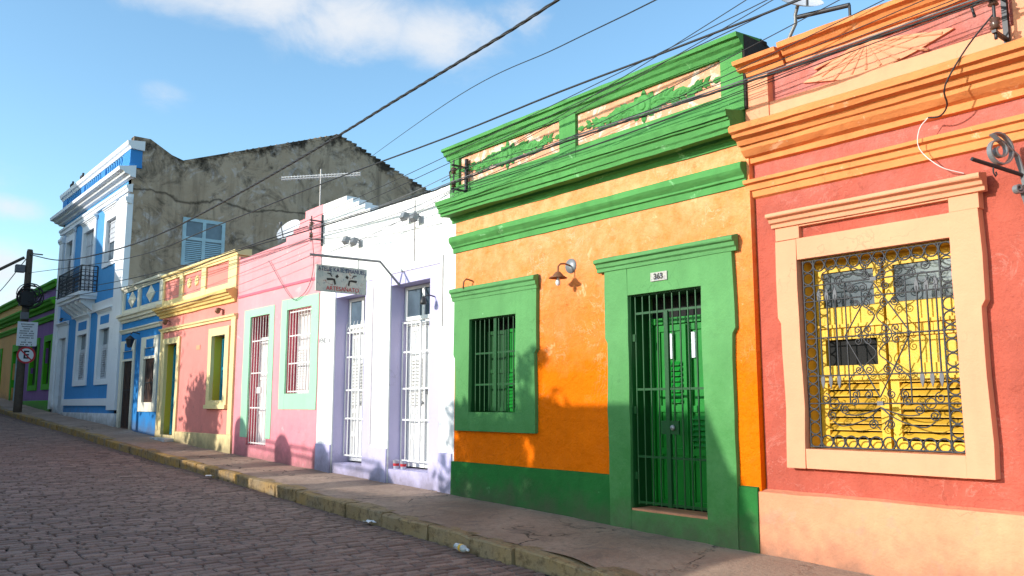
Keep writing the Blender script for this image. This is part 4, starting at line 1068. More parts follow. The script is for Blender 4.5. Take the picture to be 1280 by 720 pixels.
text_mesh('lettering', 'ATELIE KATE EMANUEL', .105, simple('sign_blue', (.03, .05, .14)), h, (fx, -1.12, 3.98), 'x', width=.9, bold=.0)
text_mesh('lettering', 'ARTESANATO', .10, MT['red'], h, (fx, -1.1, 3.66), 'x', width=.62, bold=.0)
M = MB()
for s in (-1, 1):
    cy = -1.12+s*.16
    def pl(pts): M.add([(fx+.001, cy+s*a, 3.72+b) for a, b in pts], [tuple(range(len(pts)))])
    pl([(-.02, 0), (.0, .08), (.02, .08), (.12, .07), (.13, .11), (.02, .115), (-.03, .1), (-.05, .02)])
    pl([(.02, .14), (.06, .2), (.12, .2), (.12, .185), (.07, .18), (.04, .14)]); pl([(-.06, .12), (-.03, .15), (-.07, .19), (-.1, .15)])
M.build('figure', MT['black'], h, fix=False)

# satellite dishes, aerial
def dish(loc, aim, r, lab, pole=None):
    h = thing('satellite_dish', lab, 'satellite dish', loc); c = Vector(loc); aim = Vector(aim).normalized()
    q = aim.to_track_quat('Z', 'Y').to_matrix()
    M = MB(); vs = []; n = 24; k = 6
    for j in range(k+1):
        for i in range(n):
            rr = r*j/k; a = 2*math.pi*i/n; vs.append(c + q @ Vector((rr*math.cos(a), rr*math.sin(a)*1.06, .22*r*(j/k)**2)))
    M.add(vs, [(j*n+i, j*n+(i+1) % n, (j+1)*n+(i+1) % n, (j+1)*n+i) for j in range(k) for i in range(n)], 0, True)
    M.build('reflector', MT['dish'], h, fix=False)
    M = MB(); f = c + aim*r*1.05 - q @ Vector((0, r*.25, 0)); M.tube([c - q @ Vector((0, r*.9, -.18*r)), f], .014, 6); M.build('feed_arm', MT['iron'], h)
    M = MB(); M.lathe(f, [(0, -.05), (.035, -.04), (.04, .03), (0, .05)], 8); M.build('receiver', MT['cablegrey'], h)
    M = MB(); b = c - aim*.12; M.tube([c, b, b-Vector((0, 0, .1)), Vector(pole or (c.x, c.y+.1, c.z-.9))], .022, 8); M.build('mast', MT['grey_iron'], h)
    return h
dish((-4.97, .35, 6.24), (.55, -.35, .75), .27, 'round grey satellite dish on a mast above the salmon roof', (-5.45, .6, 5.7))
dish((-20.05, 1.2, 6.12), (.30, -.75, .58), .34, 'white satellite dish lying behind the pink stepped wall')
M = MB(); M.tube([(-4.98, .35, 6.09), (-4.36, .35, 6.0)], .028, 8); M.tube([(-4.36, .35, 6.0), (-4.36, .35, 5.5)], .015, 6)
tag(M.build('roof_pipe', MT['iron']), 'dark horizontal pipe bracket beside the roof dish on the salmon house', 'pipe')
h = thing('tv_aerial', 'pale comb-shaped television aerial standing behind the white parapet', 'aerial', (-20.0, 2, 4.9))
M = MB(); M.tube([(-20.03, 2, 4.9), (-20.03, 2, 7.9)], .015, 6); M.build('mast', MT['bars'], h)
M = MB(); bd = Vector((.78, .63, 0)); bn = Vector((-.63, .78, 0)); b0 = Vector((-20.03, 2, 7.68))
for dz in (0, .06): M.tube([b0-bd*1.12+Vector((0, 0, dz)), b0+bd*1.1+Vector((0, 0, dz))], .011, 6)
for i in range(26):
    t = -1.1+2.2*i/25; c_ = b0+bd*t; ll = .16 if t < .3 else .1
    M.tube([c_-bn*ll, c_+bn*ll], .005, 5); M.tube([c_-Vector((0, 0, .03)), c_+Vector((0, 0, .09))], .006, 5)
M.build('boom', MT['dish'], h, fix=False)

# insulator racks
def rack(loc, lab, k=2):
    h = thing('insulator_rack', lab, 'insulator rack', loc); x, y, z = loc
    M = MB(); M.box(x-.022, x+.022, y-.03, y+.02, z-.30, z+.36); M.box(x-.018, x+.018, y-.30, y-.03, z-.19, z-.165); M.box(x-.018, x+.018, y-.30, y-.03, z+.2, z+.225)
    M.tube([(x, y-.26, z-.24), (x, y-.26, z+.3)], .014, 6); M.tube([(x-.18, y-.2, z+.05), (x-.2, y-.2, z+.15), (x-.1, y-.2, z+.2), (x, y-.2, z+.15)], .014, 6); M.build('bracket', MT['iron'], h)
    for j in range(k):
        zz = z-.1+j*.22; M = MB(); M.lathe((x, y-.26, zz), [(.015, -.05), (.045, -.045), (.03, -.015), (.046, .0), (.03, .015), (.045, .045), (.015, .05)], 12); M.build('insulator', MT['porcelain'], h)
    return h
rack((-10.75, -.06, 5.30), 'iron insulator rack with cables on the left panel of the green parapet')
rack((-2.72, -.02, 5.10), 'insulator rack at the right end of the salmon parapet', 2)
rack((-15.85, 0, 5.28), 'insulator rack on the seam between pink and white walls')

# scroll bracket lamp arm at right
h = thing('iron_bracket', 'grey wrought iron scroll bracket projecting from the salmon wall at the right edge', 'bracket', (-2.62, .08, 3.7))
def BP(L, z, side=0.): return Vector((-2.65-.4*L+.917*side, .08-.917*L-.4*side, z))
M = MB(); M.tube([BP(-.02, 3.66), BP(.64, 3.785)], .02, 4); M.build('arm', MT['iron'], h)
def strip(pts, w=.024, t=.007, m=0):
    M = MB(); vs = []
    for i, p in enumerate(pts):
        a = pts[max(0, i-1)]; b = pts[min(len(pts)-1, i+1)]; dx, dz = b[0]-a[0], b[1]-a[1]; q = math.hypot(dx, dz); nx_, nz_ = -dz/q*t, dx/q*t
        vs += [BP(p[0]+nx_, p[1]+nz_, -w), BP(p[0]+nx_, p[1]+nz_, w), BP(p[0]-nx_, p[1]-nz_, w), BP(p[0]-nx_, p[1]-nz_, -w)]
    k = len(pts); fs = [(i*4+j, i*4+(j+1) % 4, i*4+4+(j+1) % 4, i*4+4+j) for i in range(k-1) for j in range(4)]
    M.add(vs, fs + [(0, 1, 2, 3), (k*4-1, k*4-2, k*4-3, k*4-4)]); return M
pts = []
for i in range(70):
    t = i/69; q = R(160) - t*R(760); r = .165*(1-t)+.03*t
    pts.append((.34+math.cos(q)*r*-1, 3.885+math.sin(q)*r))
strip([(.06, 3.35), (.08, 3.55), (.11, 3.72), (.15, 3.85)] + pts[4:]).build('scroll', MT['grey_iron'], h)
pts = []
for i in range(34):
    t = i/33; q = R(90)+t*R(560); r = .05*(1-t)+.014*t; pts.append((.17+math.cos(q)*r, 3.56+math.sin(q)*r))
strip([(.05, 3.3), (.09, 3.45), (.13, 3.56)]+pts[3:]).build('scroll', MT['grey_iron'], h)
M = MB(); M.tube([BP(.02, 3.0), BP(.03, 3.75)], .035, 8); M.build('post', MT['grey_iron'], h)
M = MB(); M.tube([BP(.42, 3.74), BP(.42, 3.68), BP(.40, 3.65), BP(.385, 3.67), BP(.395, 3.69)], .007, 6); M.build('hook', MT['iron'], h)

# pigeons on the blue parapet
def pigeon(loc, lab, src=None):
    if src:
        o = src.copy(); COL.objects.link(o); o.location = loc; o['label'] = lab; return o
    M = MB(); x, y, z = 0, 0, 0
    M.lathe((0, 0, 0), [(0, -.26), (.02, -.2), (.035, -.12), (.085, -.02), (.095, .05), (.07, .12), (.03, .16), (0, .17)], 12, 0, 'x')
    M.v = [(a, b, .13+c+a*.35) for a, b, c in M.v]
    k = len(M.v); M.lathe((0, 0, 0), [(0, -.05), (.035, -.03), (.05, .0), (.04, .035), (.0, .05)], 10); M.v[k:] = [(a+.15, b, c+.27) for a, b, c in M.v[k:]]
    M.tube([(.1, 0, .16), (.13, 0, .23), (.15, 0, .27)], .045, 8, r1=.035); M.tube([(.19, 0, .27), (.235, 0, .255)], .013, 5, r1=.002)
    for s in (-.03, .03): M.tube([(.02, s, .06), (.02, s, 0)], .008, 5)
    o = M.build('pigeon', MT['iron']); o.location = loc; return tag(o, lab, 'bird', 'pigeons on the blue parapet')
pg = pigeon((-38.9, -.05, 10.79), 'dark pigeon perched near the left end of the blue parapet')
pigeon((-37.2, -.05, 10.79), 'dark pigeon on the blue parapet, the one further from its left end', pg)

# ================================================================== UTILITY POLE AND SIGNS
px, py = -40.7, -1.12; pb = g(px)-.05
h = thing('utility_pole', 'dark timber utility pole on the pavement with coiled cable and cross arm', 'utility pole', (px, py, pb))
M = MB(); M.lathe((px, py, 0), [(0, pb-.3), (.17, pb-.3), (.165, pb+.3), (.15, 5), (.125, 8.2), (.10, 8.32), (0, 8.33)], 12); M.build('post', MT['wood'], h)
M = MB(); M.tube([(px+.1, py-1.2, 7.25), (px, py-.2, 7.95)], .07, 6); M.tube([(px, py, 8.15), (px, py+.5, 8.15)], .03, 6); M.build('arm', MT['wood'], h)
M = MB()
for i in range(9):
    r = .38+random.uniform(-.1, .12); c = Vector((px+.2+i*.01, py+.05+random.uniform(-.1, .1), 6.3+random.uniform(-.15, .15)))
    M.ring(c, r, .02, 16, 0, 5, (Vector((.3, .95, 0)).normalized(), Vector((0, 0, 1))))
M.box(px-.2, px+.3, py-.25, py+.25, 5.9, 6.5); M.build('cable_coil', MT['cable'], h, fix=False)
M = MB(); M.box(px-.15, px+.15, py-.5, py-.15, 7.3, 7.62); M.build('junction_box', MT['cablegrey'], h, bevel=.02)
M = MB(); M.box(px+.1, px+.3, py-.2, py+.1, 5.3, 5.6); M.build('junction_box', MT['cablegrey'], h, bevel=.02)
sx = px+.22
h = thing('information_sign', 'white rectangular sign with lines of small print on the utility pole', 'sign', (sx, py+.12, 4.1))
M = MB(); M.box(sx-.015, sx, py-.28, py+.48, 4.18, 5.2); pn = M.build('panel', MT['signwhite'], h, bevel=.004)
M = MB()
for i, wd in enumerate((.5, .44, .3, .56, .58, .5, .58, .14, .4, .46)):
    z = 5.12-i*.095
    k = int(wd/.05); c = py+.1-wd/2
    for j in range(k):
        if random.random() < .86: M.box(sx+.001, sx+.003, c+j*.05, c+j*.05+.036, z-.05, z)
M.build('printed_text', MT['cablegrey'], pn)
h = thing('no_parking_sign', 'round red-rimmed no parking sign with struck letter E on the utility pole', 'sign', (sx, py+.15, 3.8))
M = MB(); M.lathe((sx, py+.12, 3.80), [(0, -.012), (.35, -.012), (.35, 0), (.0, 0)], 28, 0, 'x', False); M.build('disc', MT['signwhite'], h)
M = MB(); M.lathe((sx+.004, py+.12, 3.80), [(.28, 0), (.355, 0), (.355, .006), (.28, .006)], 28, 0, 'x', False)
M.add([(sx+.006, py+.12-.22, 4.02-.04), (sx+.006, py+.12-.18, 4.02), (sx+.006, py+.12+.22, 3.58+.04), (sx+.006, py+.12+.18, 3.58)], [(0, 1, 2, 3)]); M.build('red_rim', MT['red'], h, fix=False)
text_mesh('letter', 'E', .46, MT['black'], h, (sx+.003, py+.12, 3.80), 'x', bold=.012)

# ================================================================== CABLES
def cable(pts, r, lab, group=None, mat=None, twist=False, name='cable'):
    ps = [Vector(p) for p in pts]; ps = [ps[0]*2-ps[1]]+ps+[ps[-1]*2-ps[-2]]; out = []
    for i in range(1, len(ps)-2):
        n_ = max(4, int((ps[i+1]-ps[i]).length/(.12 if twist else 1.)))
        for t in range(n_):
            t /= n_; a, b, c, d = ps[i-1:i+3]; out.append(.5*((2*b)+(c-a)*t+(2*a-5*b+4*c-d)*t*t+(3*b-a-3*c+d)*t**3))
    out.append(ps[-2]); M = MB()
    if twist:
        for ph in (0, 2.1, 4.2):
            o2 = []; L = 0
            for i, p in enumerate(out):
                if i: L += (p-out[i-1]).length
                q = ph+L*2*math.pi/.75; o2.append(p+Vector((0, math.cos(q), math.sin(q)))*r*.9)
            M.tube(o2, r, 5)
    else: M.tube(out, r, 5)
    return tag(M.build(name, mat or MT['cable'], fix=False), lab, 'cable', group)
pole_top = (px, py, 8.1)
cable([pole_top, (-34.4, -1.15, 7.02), (-27.02, -1.33, 6.29), (-21.29, -1.48, 5.97), (-16.10, -1.60, 5.96), (-12.25, -1.70, 6.03), (-10.28, -1.75, 6.10), (-8.12, -1.80, 6.17), (-6.64, -1.84, 6.24), (-3, -1.95, 6.5), (1, -2.1, 6.9)], .012, 'thick twisted black cable rising from the pole across the sky', None, None, True)
cable([pole_top, (-50, -1, 7.2), (-62, -1, 7.0)], .02, 'cable running from the pole top down to the left edge')
cable([(px, py, 7.3), (-25.44, -1.22, 5.88), (-18.06, -1.33, 5.63), (-13.21, -1.40, 5.52), (-9.29, -1.46, 5.38), (-6.98, -1.50, 5.34), (-5.08, -1.52, 5.28), (-3, -1.56, 5.25), (2, -1.6, 5.4)], .012, 'thin dark cable crossing the gable wall toward the roof dish')
cable([(-68, 27, 21), (-52.8, 20.75, 18.3), (-24.06, 8.91, 12.51), (-13.45, 4.54, 9.79), (-9.08, 2.74, 8.65), (-3, .3, 7.2)], .013, 'thin cable coming from behind the gable peak up into the blue sky')
bundle = [(px, py, 6.1), (-37.6, -.8, 5.9), (-25.7, -.45, 5.32), (-19.6, -.45, 5.31), (-15.85, -.32, 5.27), (-11.6, -.42, 5.16), (-10.75, -.36, 5.2), (-8.1, -.45, 5.2), (-5.5, -.45, 5.17), (-4.5, -.45, 5.16), (-2.72, -.36, 5.22), (4, -.45, 5.3)]
cable(bundle, .008, 'thick black cable bundle strung along all the house fronts', None, None, True)
cable([(x, y-.02, z+.02) for x, y, z in bundle[4:]], .008, 'grey cable lying on the thick bundle over the salmon parapet', None, MT['cablegrey'])
rnd = random.Random(3)
thin = []
def span(a, b, sag, n_=6):
    return [(a[0]+(b[0]-a[0])*i/n_, a[1]+(b[1]-a[1])*i/n_, a[2]+(b[2]-a[2])*i/n_ - sag*4*(i/n_)*(1-i/n_)) for i in range(n_+1)]
lab_t = 'thin dark wire strung along the house fronts under the cable bundle'; grp_t = 'thin wires along the house fronts'
for (a, b, s) in [((-15.85, -.3, 5.35), (-10.75, -.36, 5.36), .10), ((-15.85, -.3, 5.2), (-10.75, -.36, 5.1), .14), ((-15.85, -.3, 5.1), (-10.75, -.3, 5.02), .2), ((-15.85, -.25, 4.7), (-10.75, -.3, 5.1), .1), ((-15.85, -.2, 5.0), (-11, -.36, 4.6), .05), 
                  ((-26, -.4, 5.0), (-15.85, -.3, 5.1), .1), ((-26, -.4, 4.7), (-15.85, -.3, 5.0), .12), ((-26, -.3, 4.4), (-15.85, -.25, 4.75), .08)]:
    cable(span(a, b, s), .0058, lab_t, grp_t, MT['cablegrey'])
lab_u = 'thin dark wire sloping across the green and salmon parapets'; grp_u = 'thin wires across the parapets'
for (a, b, s) in [((-10.75, -.36, 5.42), (-2.72, -.36, 5.45), .16), ((-10.75, -.36, 5.3), (-2.72, -.36, 5.32), .08), ((-10.75, -.36, 5.1), (-2.72, -.36, 5.3), .12), ((-10.75, -.3, 5.05), (-2.72, -.36, 5.2), .04),
                  ((-10.75, -.5, 5.0), (-2.3, -.5, 5.9), .1), ((-10.75, -.55, 5.2), (-2.9, -.7, 6.1), .08), ((-9.0, -.6, 5.35), (-3.2, -.8, 6.2), .03), ((-13.7, -1.1, 4.98), (-2.5, -1.2, 5.55), .02), ((-10.75, -.45, 5.05), (-1.5, -.5, 5.75), .15), ((-15.85, -1.0, 5.1), (-2.6, -1.1, 5.75), .06)]:
    cable(span(a, b, s), .0052, lab_u, grp_u)
for (a, b, s) in [((px, py, 6.5), (-15.85, -.35, 5.35), .35)]:
    cable(span(a, b, s), .012, 'thin wire dropping from the pole to the rack on the pink wall')
cable([(-2.72, -.28, 5.1), (-2.95, -.32, 4.85), (-3.15, -.34, 4.55), (-3.2, -.2, 4.42), (-3.3, -.12, 4.36), (-3.42, -.1, 4.38)], .008, 'loose dark cable hanging from the right rack down over the apricot cornice')
cable([(-3.42, -.1, 4.38), (-3.5, -.12, 4.28), (-3.52, -.1, 4.1), (-3.36, -.06, 3.9), (-3.2, .05, 3.82)], .005, 'pale loose wire end curling below the apricot cornice', None, MT['bars'])
cable([(-15.9, -.2, 5.1), (-16.1, -.06, 4.6), (-16.3, -.05, 4.2), (-16.7, -.05, 4.0), (-17.2, -.05, 4.05), (-18.4, -.05, 5.0)], .008, 'loose grey wire looping over the pink wall above the mint window', None, MT['cablegrey'])

# ================================================================== LITTER
def at_pt(x, y): return g(x) - .215
h = thing('plastic_bottle', 'crushed clear plastic bottle with yellow label lying in the gutter', 'bottle', (-8.2, -1.98, at_pt(-8.2, -1.9)+.03))
bx, by, bz = -8.2, -1.98, at_pt(-8.2, -1.9)+.05
n = N('clear_plastic'); n.b.inputs['Transmission Weight'].default_value = .6; MT['clear'] = n.out((.8, .84, .86, 1), .15, None, 0, .5)
def bot(prof_, nm, mt):
    M = MB(); M.lathe((0, 0, 0), prof_, 14, 0, 'x'); a = R(-12)
    M.v = [(bx+x*math.cos(a)-y*math.sin(a), by+x*math.sin(a)+y*math.cos(a), bz+z) for x, y, z in M.v]; return M.build(nm, mt, h)
bot([(0, -.16), (.036, -.155), (.042, -.13), (.039, -.09), (.042, -.06), (.042, .07), (.034, .11), (.016, .145), (.014, .17)], 'body', MT['clear'])
bot([(.0435, -.02), (.0435, .04)], 'label', MT['yellowsh']); bot([(0, .166), (.017, .168), (.017, .19), (0, .19)], 'cap', MT['signwhite'])
def cup(x, y, z, lab):
    h = thing('paper_cup', lab, 'cup', (x, y, z), 'paper cups on the sill')
    M = MB(); M.lathe((x, y, z), [(0, 0), (.045, 0), (.06, .15), (.062, .15)], 14); M.build('body', MT['signwhite'], h)
    M = MB(); M.lathe((x, y, z), [(.0508, .05), (.0562, .095)], 14); M.build('red_band', MT['red'], h)
cup(-13.02, .12, .60, 'red and white cup at the left end of the white door sill')
cup(-12.80, .13, .60, 'red and white cup on the white door sill, nearer its middle')
for i, (x, y) in enumerate([(-17.5, -1.62), (-10.6, -1.92)]):
    M = MB(); vs = []
    for a in range(5):
        for b in range(4): vs.append((x+a*.045+random.uniform(-.01, .01), y+b*.04+random.uniform(-.01, .01), (at_pt(x, y) if y < -1.3 else g(x)-.01)+.02+.03*random.random()))
    M.add(vs, [(a*4+b, a*4+b+1, a*4+5+b, a*4+4+b) for a in range(4) for b in range(3)])
    tag(M.build('paper_scrap', MT['signwhite'], fix=False), ['crumpled white paper scrap in the gutter before the pink house', 'white paper scrap in the gutter before the white house', 'tiny white scrap by the yellow kerb before the rose house', 'small pale scrap in the gutter beside the plastic bottle', 'flat pale scrap on the pavement before the white house'][i], 'litter')

# ================================================================== ACROSS THE STREET (casts the afternoon shade)
def opp_house(x0, x1, top, lab, y=-11.5, dep=7., drop=0.):
    h = thing('street_house', lab, 'house', ((x0+x1)/2, y, g((x0+x1)/2)))
    if not isinstance(top, list): top = [(x0, top), (x1, top)]
    M = MB(); pr = [(x0, -1), (x1, -1)] + [(a, b) for a, b in reversed(top)]
    M.prism(pr, y-dep, y); M.v = [(a, b, c-drop if b < y-.1 and c > 0 else c) for a, b, c in M.v]; M.build('wall', MT['oppo'], h)
    M = MB()
    for (a, b), (c, d) in zip(top, top[1:]): M.add([(a, y+.2, b), (c, y+.2, d), (c, y-dep-.1, d-drop), (a, y-dep-.1, b-drop), (a, y+.2, b+.12), (c, y+.2, d+.12), (c, y-dep-.1, d-drop+.12), (a, y-dep-.1, b-drop+.12)], [(0, 1, 2, 3), (4, 5, 6, 7), (0, 1, 5, 4), (2, 3, 7, 6), (0, 3, 7, 4), (1, 2, 6, 5)])
    M.build('roof', MT['tile'], h)
    k = max(1, int((x1-x0)/2.2)); gz = g((x0+x1)/2)
    for i in range(k):
        c = x0+(x1-x0)*(i+.5)/k; M = MB(); M.box(c-.55, c+.55, y-.02, y+.05, gz+.9, gz+2.4); w_ = M.build('window', MT['bwhite'], h)
        M = MB(); M.box(c-.42, c+.42, y+.051, y+.06, gz+1.02, gz+2.28); M.build('pane', MT['glass'], w_)
    return h
opp_house(-75, -41.3, 14.8, 'tall beige building across the street at the top end')
opp_house(-41.28, -33.6, [(-41.28, 13.2), (-33.6, 9.2)], 'beige house across the street with sloping roof line')
opp_house(-12.4, -9.3, 4.98, 'low beige house across the street opposite the orange one', dep=3., drop=1.1)
h = thing('garden_wall', 'beige garden wall with round-topped piers across the street', 'wall', (-23, -11.5, g(-23)))
M = MB(); M.prism([(-33.5, -1), (-12.35, -1), (-12.35, 3.3), (-14.4, 3.45), (-16.0, 3.4), (-16.3, 3.05), (-20, 3.3), (-24.5, 3.6), (-27, 4.15), (-33.5, 4.5)], -11.7, -11.4); M.build('wall', MT['oppo'], h)
for xw, zt in ((-19.7, 1.36), (-17.39, 1.02), (-15.6, .93), (-13.28, .56)):
    x = xw-3.22; z = zt+3.45; M = MB(); pr = [(x-.34, -1), (x+.34, -1), (x+.34, z-.3)] + [(x+.34*math.cos(R(a)), z-.3+.3*math.sin(R(a))) for a in range(15, 180, 15)] + [(x-.34, z-.3)]
    M.prism(pr, -11.85, -11.25); M.build('pier', MT['oppo'], h)
M = MB(); 
for z in (4.15, 4.32): M.tube([(-23, -11.5, z+.12), (-16.5, -11.5, z-.2)], .03, 6)
M.build('rail', MT['iron'], h)
def tree(x, y, zb, zt, r, cnt, lab, trunk=.16, leaf=.22, seedv=1, name='tree', squash=1.):
    rr_ = random.Random(seedv); z0 = g(x)-.1
    h = thing(name, lab, 'tree', (x, y, z0))
    M = MB(); cz = (zb+zt)/2
    M.tube([(x, y, z0-.2), (x+.05, y, (z0+zb)/2), (x-.05, y, zb), (x, y, cz)], trunk, 8, r1=trunk*.4)
    cl = []
    for i in range(11):
        a = rr_.random()*6.28; rad = r*rr_.uniform(.2, .85); zz = zb+(zt-zb)*rr_.uniform(.12, .95)
        c = Vector((x+math.cos(a)*rad*(1-.4*abs(zz-cz)/(zt-cz)), y+math.sin(a)*rad*.7, zz)); cl.append((c, rr_.uniform(.25, .5)*r*squash))
        M.tube([(x, y, zb-.2+(zz-zb)*.3), ((x+c.x)/2, (y+c.y)/2, (zz+zb)/2+.15), c], trunk*.35, 5, r1=.015)
    M.build('trunk', MT['wood'], h)
    M = MB()
    for i in range(cnt):
        c, cr = cl[rr_.randrange(len(cl))]
        p = c+Vector((rr_.gauss(0, .5), rr_.gauss(0, .5), rr_.gauss(0, .45)))*cr
        if p.z > zt: continue
        d1 = Vector((rr_.gauss(0, 1), rr_.gauss(0, 1), rr_.gauss(0, 1))).normalized(); d2 = d1.orthogonal().normalized()
        l = leaf*rr_.uniform(.6, 1.3); M.add([p-d1*l*.5, p+d2*l*.22, p+d1*l*.5, p-d2*l*.22], [(0, 1, 2, 3)], rr_.randrange(2))
    M.build('crown', [MT['leaf'], MT['leafd']], h, fix=False)
tree(-31.2, -11.9, 5.0, 10.0, 2.6, 5200, 'tall leafy tree behind the garden wall across the street', .2, .3, 4)
tree(-28.6, -11.9, 4.6, 9.0, 1.7, 1500, 'slender tree behind the garden wall across the street', .13, .28, 9)
tree(-25.6, -11.9, 3.6, 5.75, 1.6, 3000, 'bushy low tree behind the garden wall across the street', .12, .3, 5)
tree(-13.5, -11.6, 3.0, 5.0, 1.25, 2600, 'small round tree beside the low house across the street', .1, .25, 6)
tree(-12.2, -11.0, 4.2, 5.75, .6, 700, 'young tree at the corner of the low house across the street', .07, .2, 8)
tree(-9.05, -11.3, 1.2, 4.5, .4, 700, 'thin shrub at the end of the low house across the street', .06, .2, 10)

# ================================================================== SKY, SUN, CAMERA
SUN = Vector((-.28, -1, .30)).normalized()
el = math.asin(SUN.z); az = math.atan2(SUN.x, SUN.y)
w = bpy.data.worlds.new('World'); sc.world = w; w.use_nodes = True
t = w.node_tree; t.nodes.clear()
L = t.links.new
out = t.nodes.new('ShaderNodeOutputWorld'); bg = t.nodes.new('ShaderNodeBackground'); bg.inputs['Strength'].default_value = .15
sky = t.nodes.new('ShaderNodeTexSky'); sky.sky_type = 'NISHITA'; sky.sun_disc = False
sky.sun_elevation = el; sky.sun_rotation = az % (2*math.pi); sky.air_density = 1.; sky.dust_density = .6; sky.ozone_density = 1.5
tc = t.nodes.new('ShaderNodeTexCoord')
F_, PXc, PYc = 1060., 640., 360.; pit, yaw = R(7.895), R(39.59)
fh = Vector((-math.cos(yaw), math.sin(yaw), 0)); rt = Vector((fh.y, -fh.x, 0)); fw = fh*math.cos(pit)+Vector((0, 0, math.sin(pit))); up = rt.cross(fw)
def math_(op, a, b=None):
    o = t.nodes.new('ShaderNodeMath'); o.operation = op
    for i, v in enumerate((a, b)):
        if v is None: continue
        if isinstance(v, (int, float)): o.inputs[i].default_value = v
        else: L(v, o.inputs[i])
    return o.outputs[0]
def blob(az_, el_, wx, wy, amp):
    """soft patch of cloud around a compass bearing"""
    d = Vector((math.cos(az_)*math.cos(el_), math.sin(az_)*math.cos(el_), math.sin(el_))); a = Vector((-d.y, d.x, 0)).normalized(); b = d.cross(a)
    res = []
    for v, wd in ((a, wx), (b, wy)):
        o = t.nodes.new('ShaderNodeVectorMath'); o.operation = 'DOT_PRODUCT'; L(tc.outputs['Generated'], o.inputs[0]); o.inputs[1].default_value = v/wd
        res.append(o.outputs['Value'])
    q = math_('ADD', math_('MULTIPLY', math_('SUBTRACT', res[0], 0.), res[0]), 0.)
    q = math_('ADD', q, math_('MULTIPLY', math_('SUBTRACT', res[1], 0.), res[1]))
    f = t.nodes.new('ShaderNodeVectorMath'); f.operation = 'DOT_PRODUCT'; L(tc.outputs['Generated'], f.inputs[0]); f.inputs[1].default_value = d
    m = t.nodes.new('ShaderNodeMapRange'); m.interpolation_type = 'SMOOTHSTEP'; L(math_('SQRT', q), m.inputs[0]); m.inputs[1].default_value = 1; m.inputs[2].default_value = 0; m.inputs[3].default_value = 0; m.inputs[4].default_value = amp
    return math_('MULTIPLY', m.outputs[0], math_('GREATER_THAN', f.outputs['Value'], 0.))
def bearing(pxx, pyy):
    v = (fw*F_+rt*(pxx-PXc)-up*(pyy-PYc)).normalized(); return math.atan2(v.y, v.x), math.asin(v.z)
tot = None
for bx_, by_, wx, wy, am in [(240, -12, .16, .05, .9), (330, -5, .20, .065, 1.), (440, 30, .17, .075, 1.0), (555, 45, .15, .07, 1.0), (470, -60, .3, .06, .9), (640, 20, .09, .05, .6), (205, 118, .05, .03, .5), (0, 258, .07, .025, .8), (-10, 335, .09, .05, 1.0), (30, 380, .10, .05, .9), (-200, 200, .2, .08, .9), (900, -250, .3, .12, .8)]:
    b = blob(*bearing(bx_, by_), wx, wy, am); tot = b if tot is None else math_('MAXIMUM', tot, b)
for az_, el_, wx, wy, am in [(-95, 32, .5, .16, 1.1), (-50, 26, .4, .14, 1.1), (-140, 30, .45, .16, 1.1), (-80, 55, .55, .22, 1.05), (-150, 58, .4, .2, 1.), (-20, 48, .4, .2, 1.)]:   # unseen bright clouds behind the camera, added as fill for the shaded fronts
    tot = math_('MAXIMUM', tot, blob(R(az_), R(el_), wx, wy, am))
ns = t.nodes.new('ShaderNodeTexNoise'); ns.inputs['Scale'].default_value = 9; ns.inputs['Detail'].default_value = 12; ns.inputs['Roughness'].default_value = .62; ns.inputs['Distortion'].default_value = .35
mp = t.nodes.new('ShaderNodeMapping'); mp.inputs['Scale'].default_value = (1, 1, 1.7); L(tc.outputs['Generated'], mp.inputs[0]); L(mp.outputs[0], ns.inputs['Vector'])
dn = t.nodes.new('ShaderNodeMapRange'); dn.interpolation_type = 'SMOOTHSTEP'
L(math_('ADD', tot, math_('MULTIPLY', math_('SUBTRACT', ns.outputs['Fac'], .5), 1.5)), dn.inputs[0])
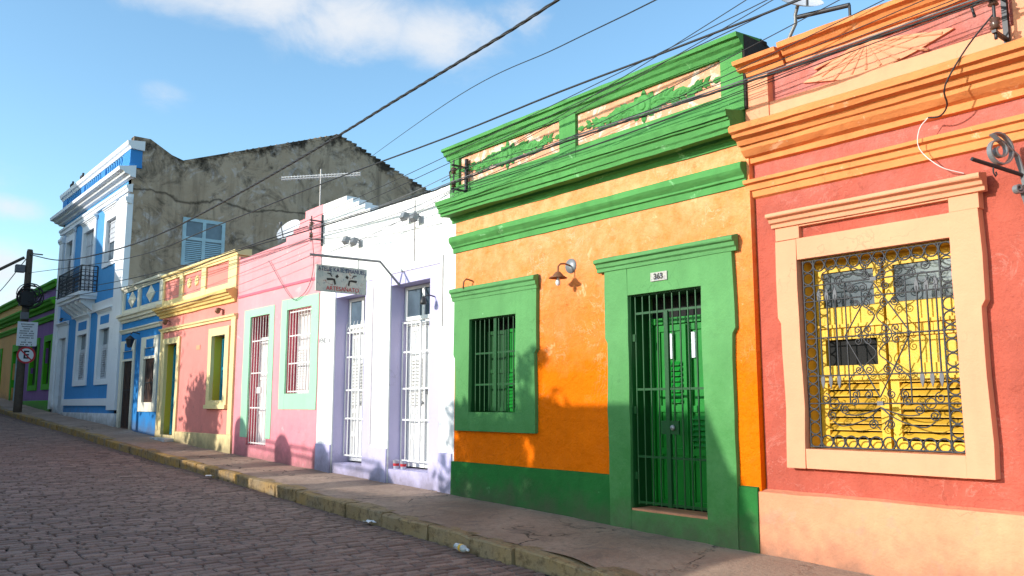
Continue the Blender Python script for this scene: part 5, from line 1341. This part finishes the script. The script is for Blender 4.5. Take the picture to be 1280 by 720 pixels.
dn.inputs[1].default_value = .16; dn.inputs[2].default_value = 1.1; dn.inputs[3].default_value = 0; dn.inputs[4].default_value = .92
gate = math_('MULTIPLY', dn.outputs[0], math_('MINIMUM', math_('MULTIPLY', tot, 3.), 1.))
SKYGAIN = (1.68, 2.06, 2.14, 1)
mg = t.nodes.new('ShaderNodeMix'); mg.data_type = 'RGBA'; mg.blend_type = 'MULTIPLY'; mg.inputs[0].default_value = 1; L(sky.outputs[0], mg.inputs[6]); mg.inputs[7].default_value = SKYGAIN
mx = t.nodes.new('ShaderNodeMix'); mx.data_type = 'RGBA'; L(gate, mx.inputs[0]); L(mg.outputs[2], mx.inputs[6]); sp = t.nodes.new('ShaderNodeSeparateXYZ'); L(tc.outputs['Generated'], sp.inputs[0])
cr = t.nodes.new('ShaderNodeMapRange'); L(sp.outputs[1], cr.inputs[0]); cr.inputs[1].default_value = .1; cr.inputs[2].default_value = -.5  # cloud colour grows brighter and warmer behind the camera, as added fill
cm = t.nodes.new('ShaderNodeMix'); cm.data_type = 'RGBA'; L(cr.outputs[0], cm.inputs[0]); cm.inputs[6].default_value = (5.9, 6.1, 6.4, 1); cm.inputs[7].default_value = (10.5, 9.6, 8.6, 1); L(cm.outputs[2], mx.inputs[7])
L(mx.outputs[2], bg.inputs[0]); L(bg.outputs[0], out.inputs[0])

sl = bpy.data.lights.new('sun', 'SUN'); sl.energy = 5.0; sl.angle = R(.5); sl.color = (1, .95, .88)
so = bpy.data.objects.new('sun', sl); COL.objects.link(so); so.location = (0, -20, 20); so.rotation_euler = SUN.to_track_quat('Z', 'Y').to_euler()

cam = bpy.data.cameras.new('camera'); cam.sensor_width = 36; cam.lens = 1060/1280*36; cam.clip_end = 2000; cam.clip_start = .05
co = bpy.data.objects.new('camera', cam); COL.objects.link(co); co.location = (0, -8, 1.7)
co.rotation_euler = (R(90)+pit, 0, R(90)-yaw); sc.camera = co
sc.view_settings.view_transform = 'Standard'; sc.view_settings.look = 'None'; sc.view_settings.exposure = 0
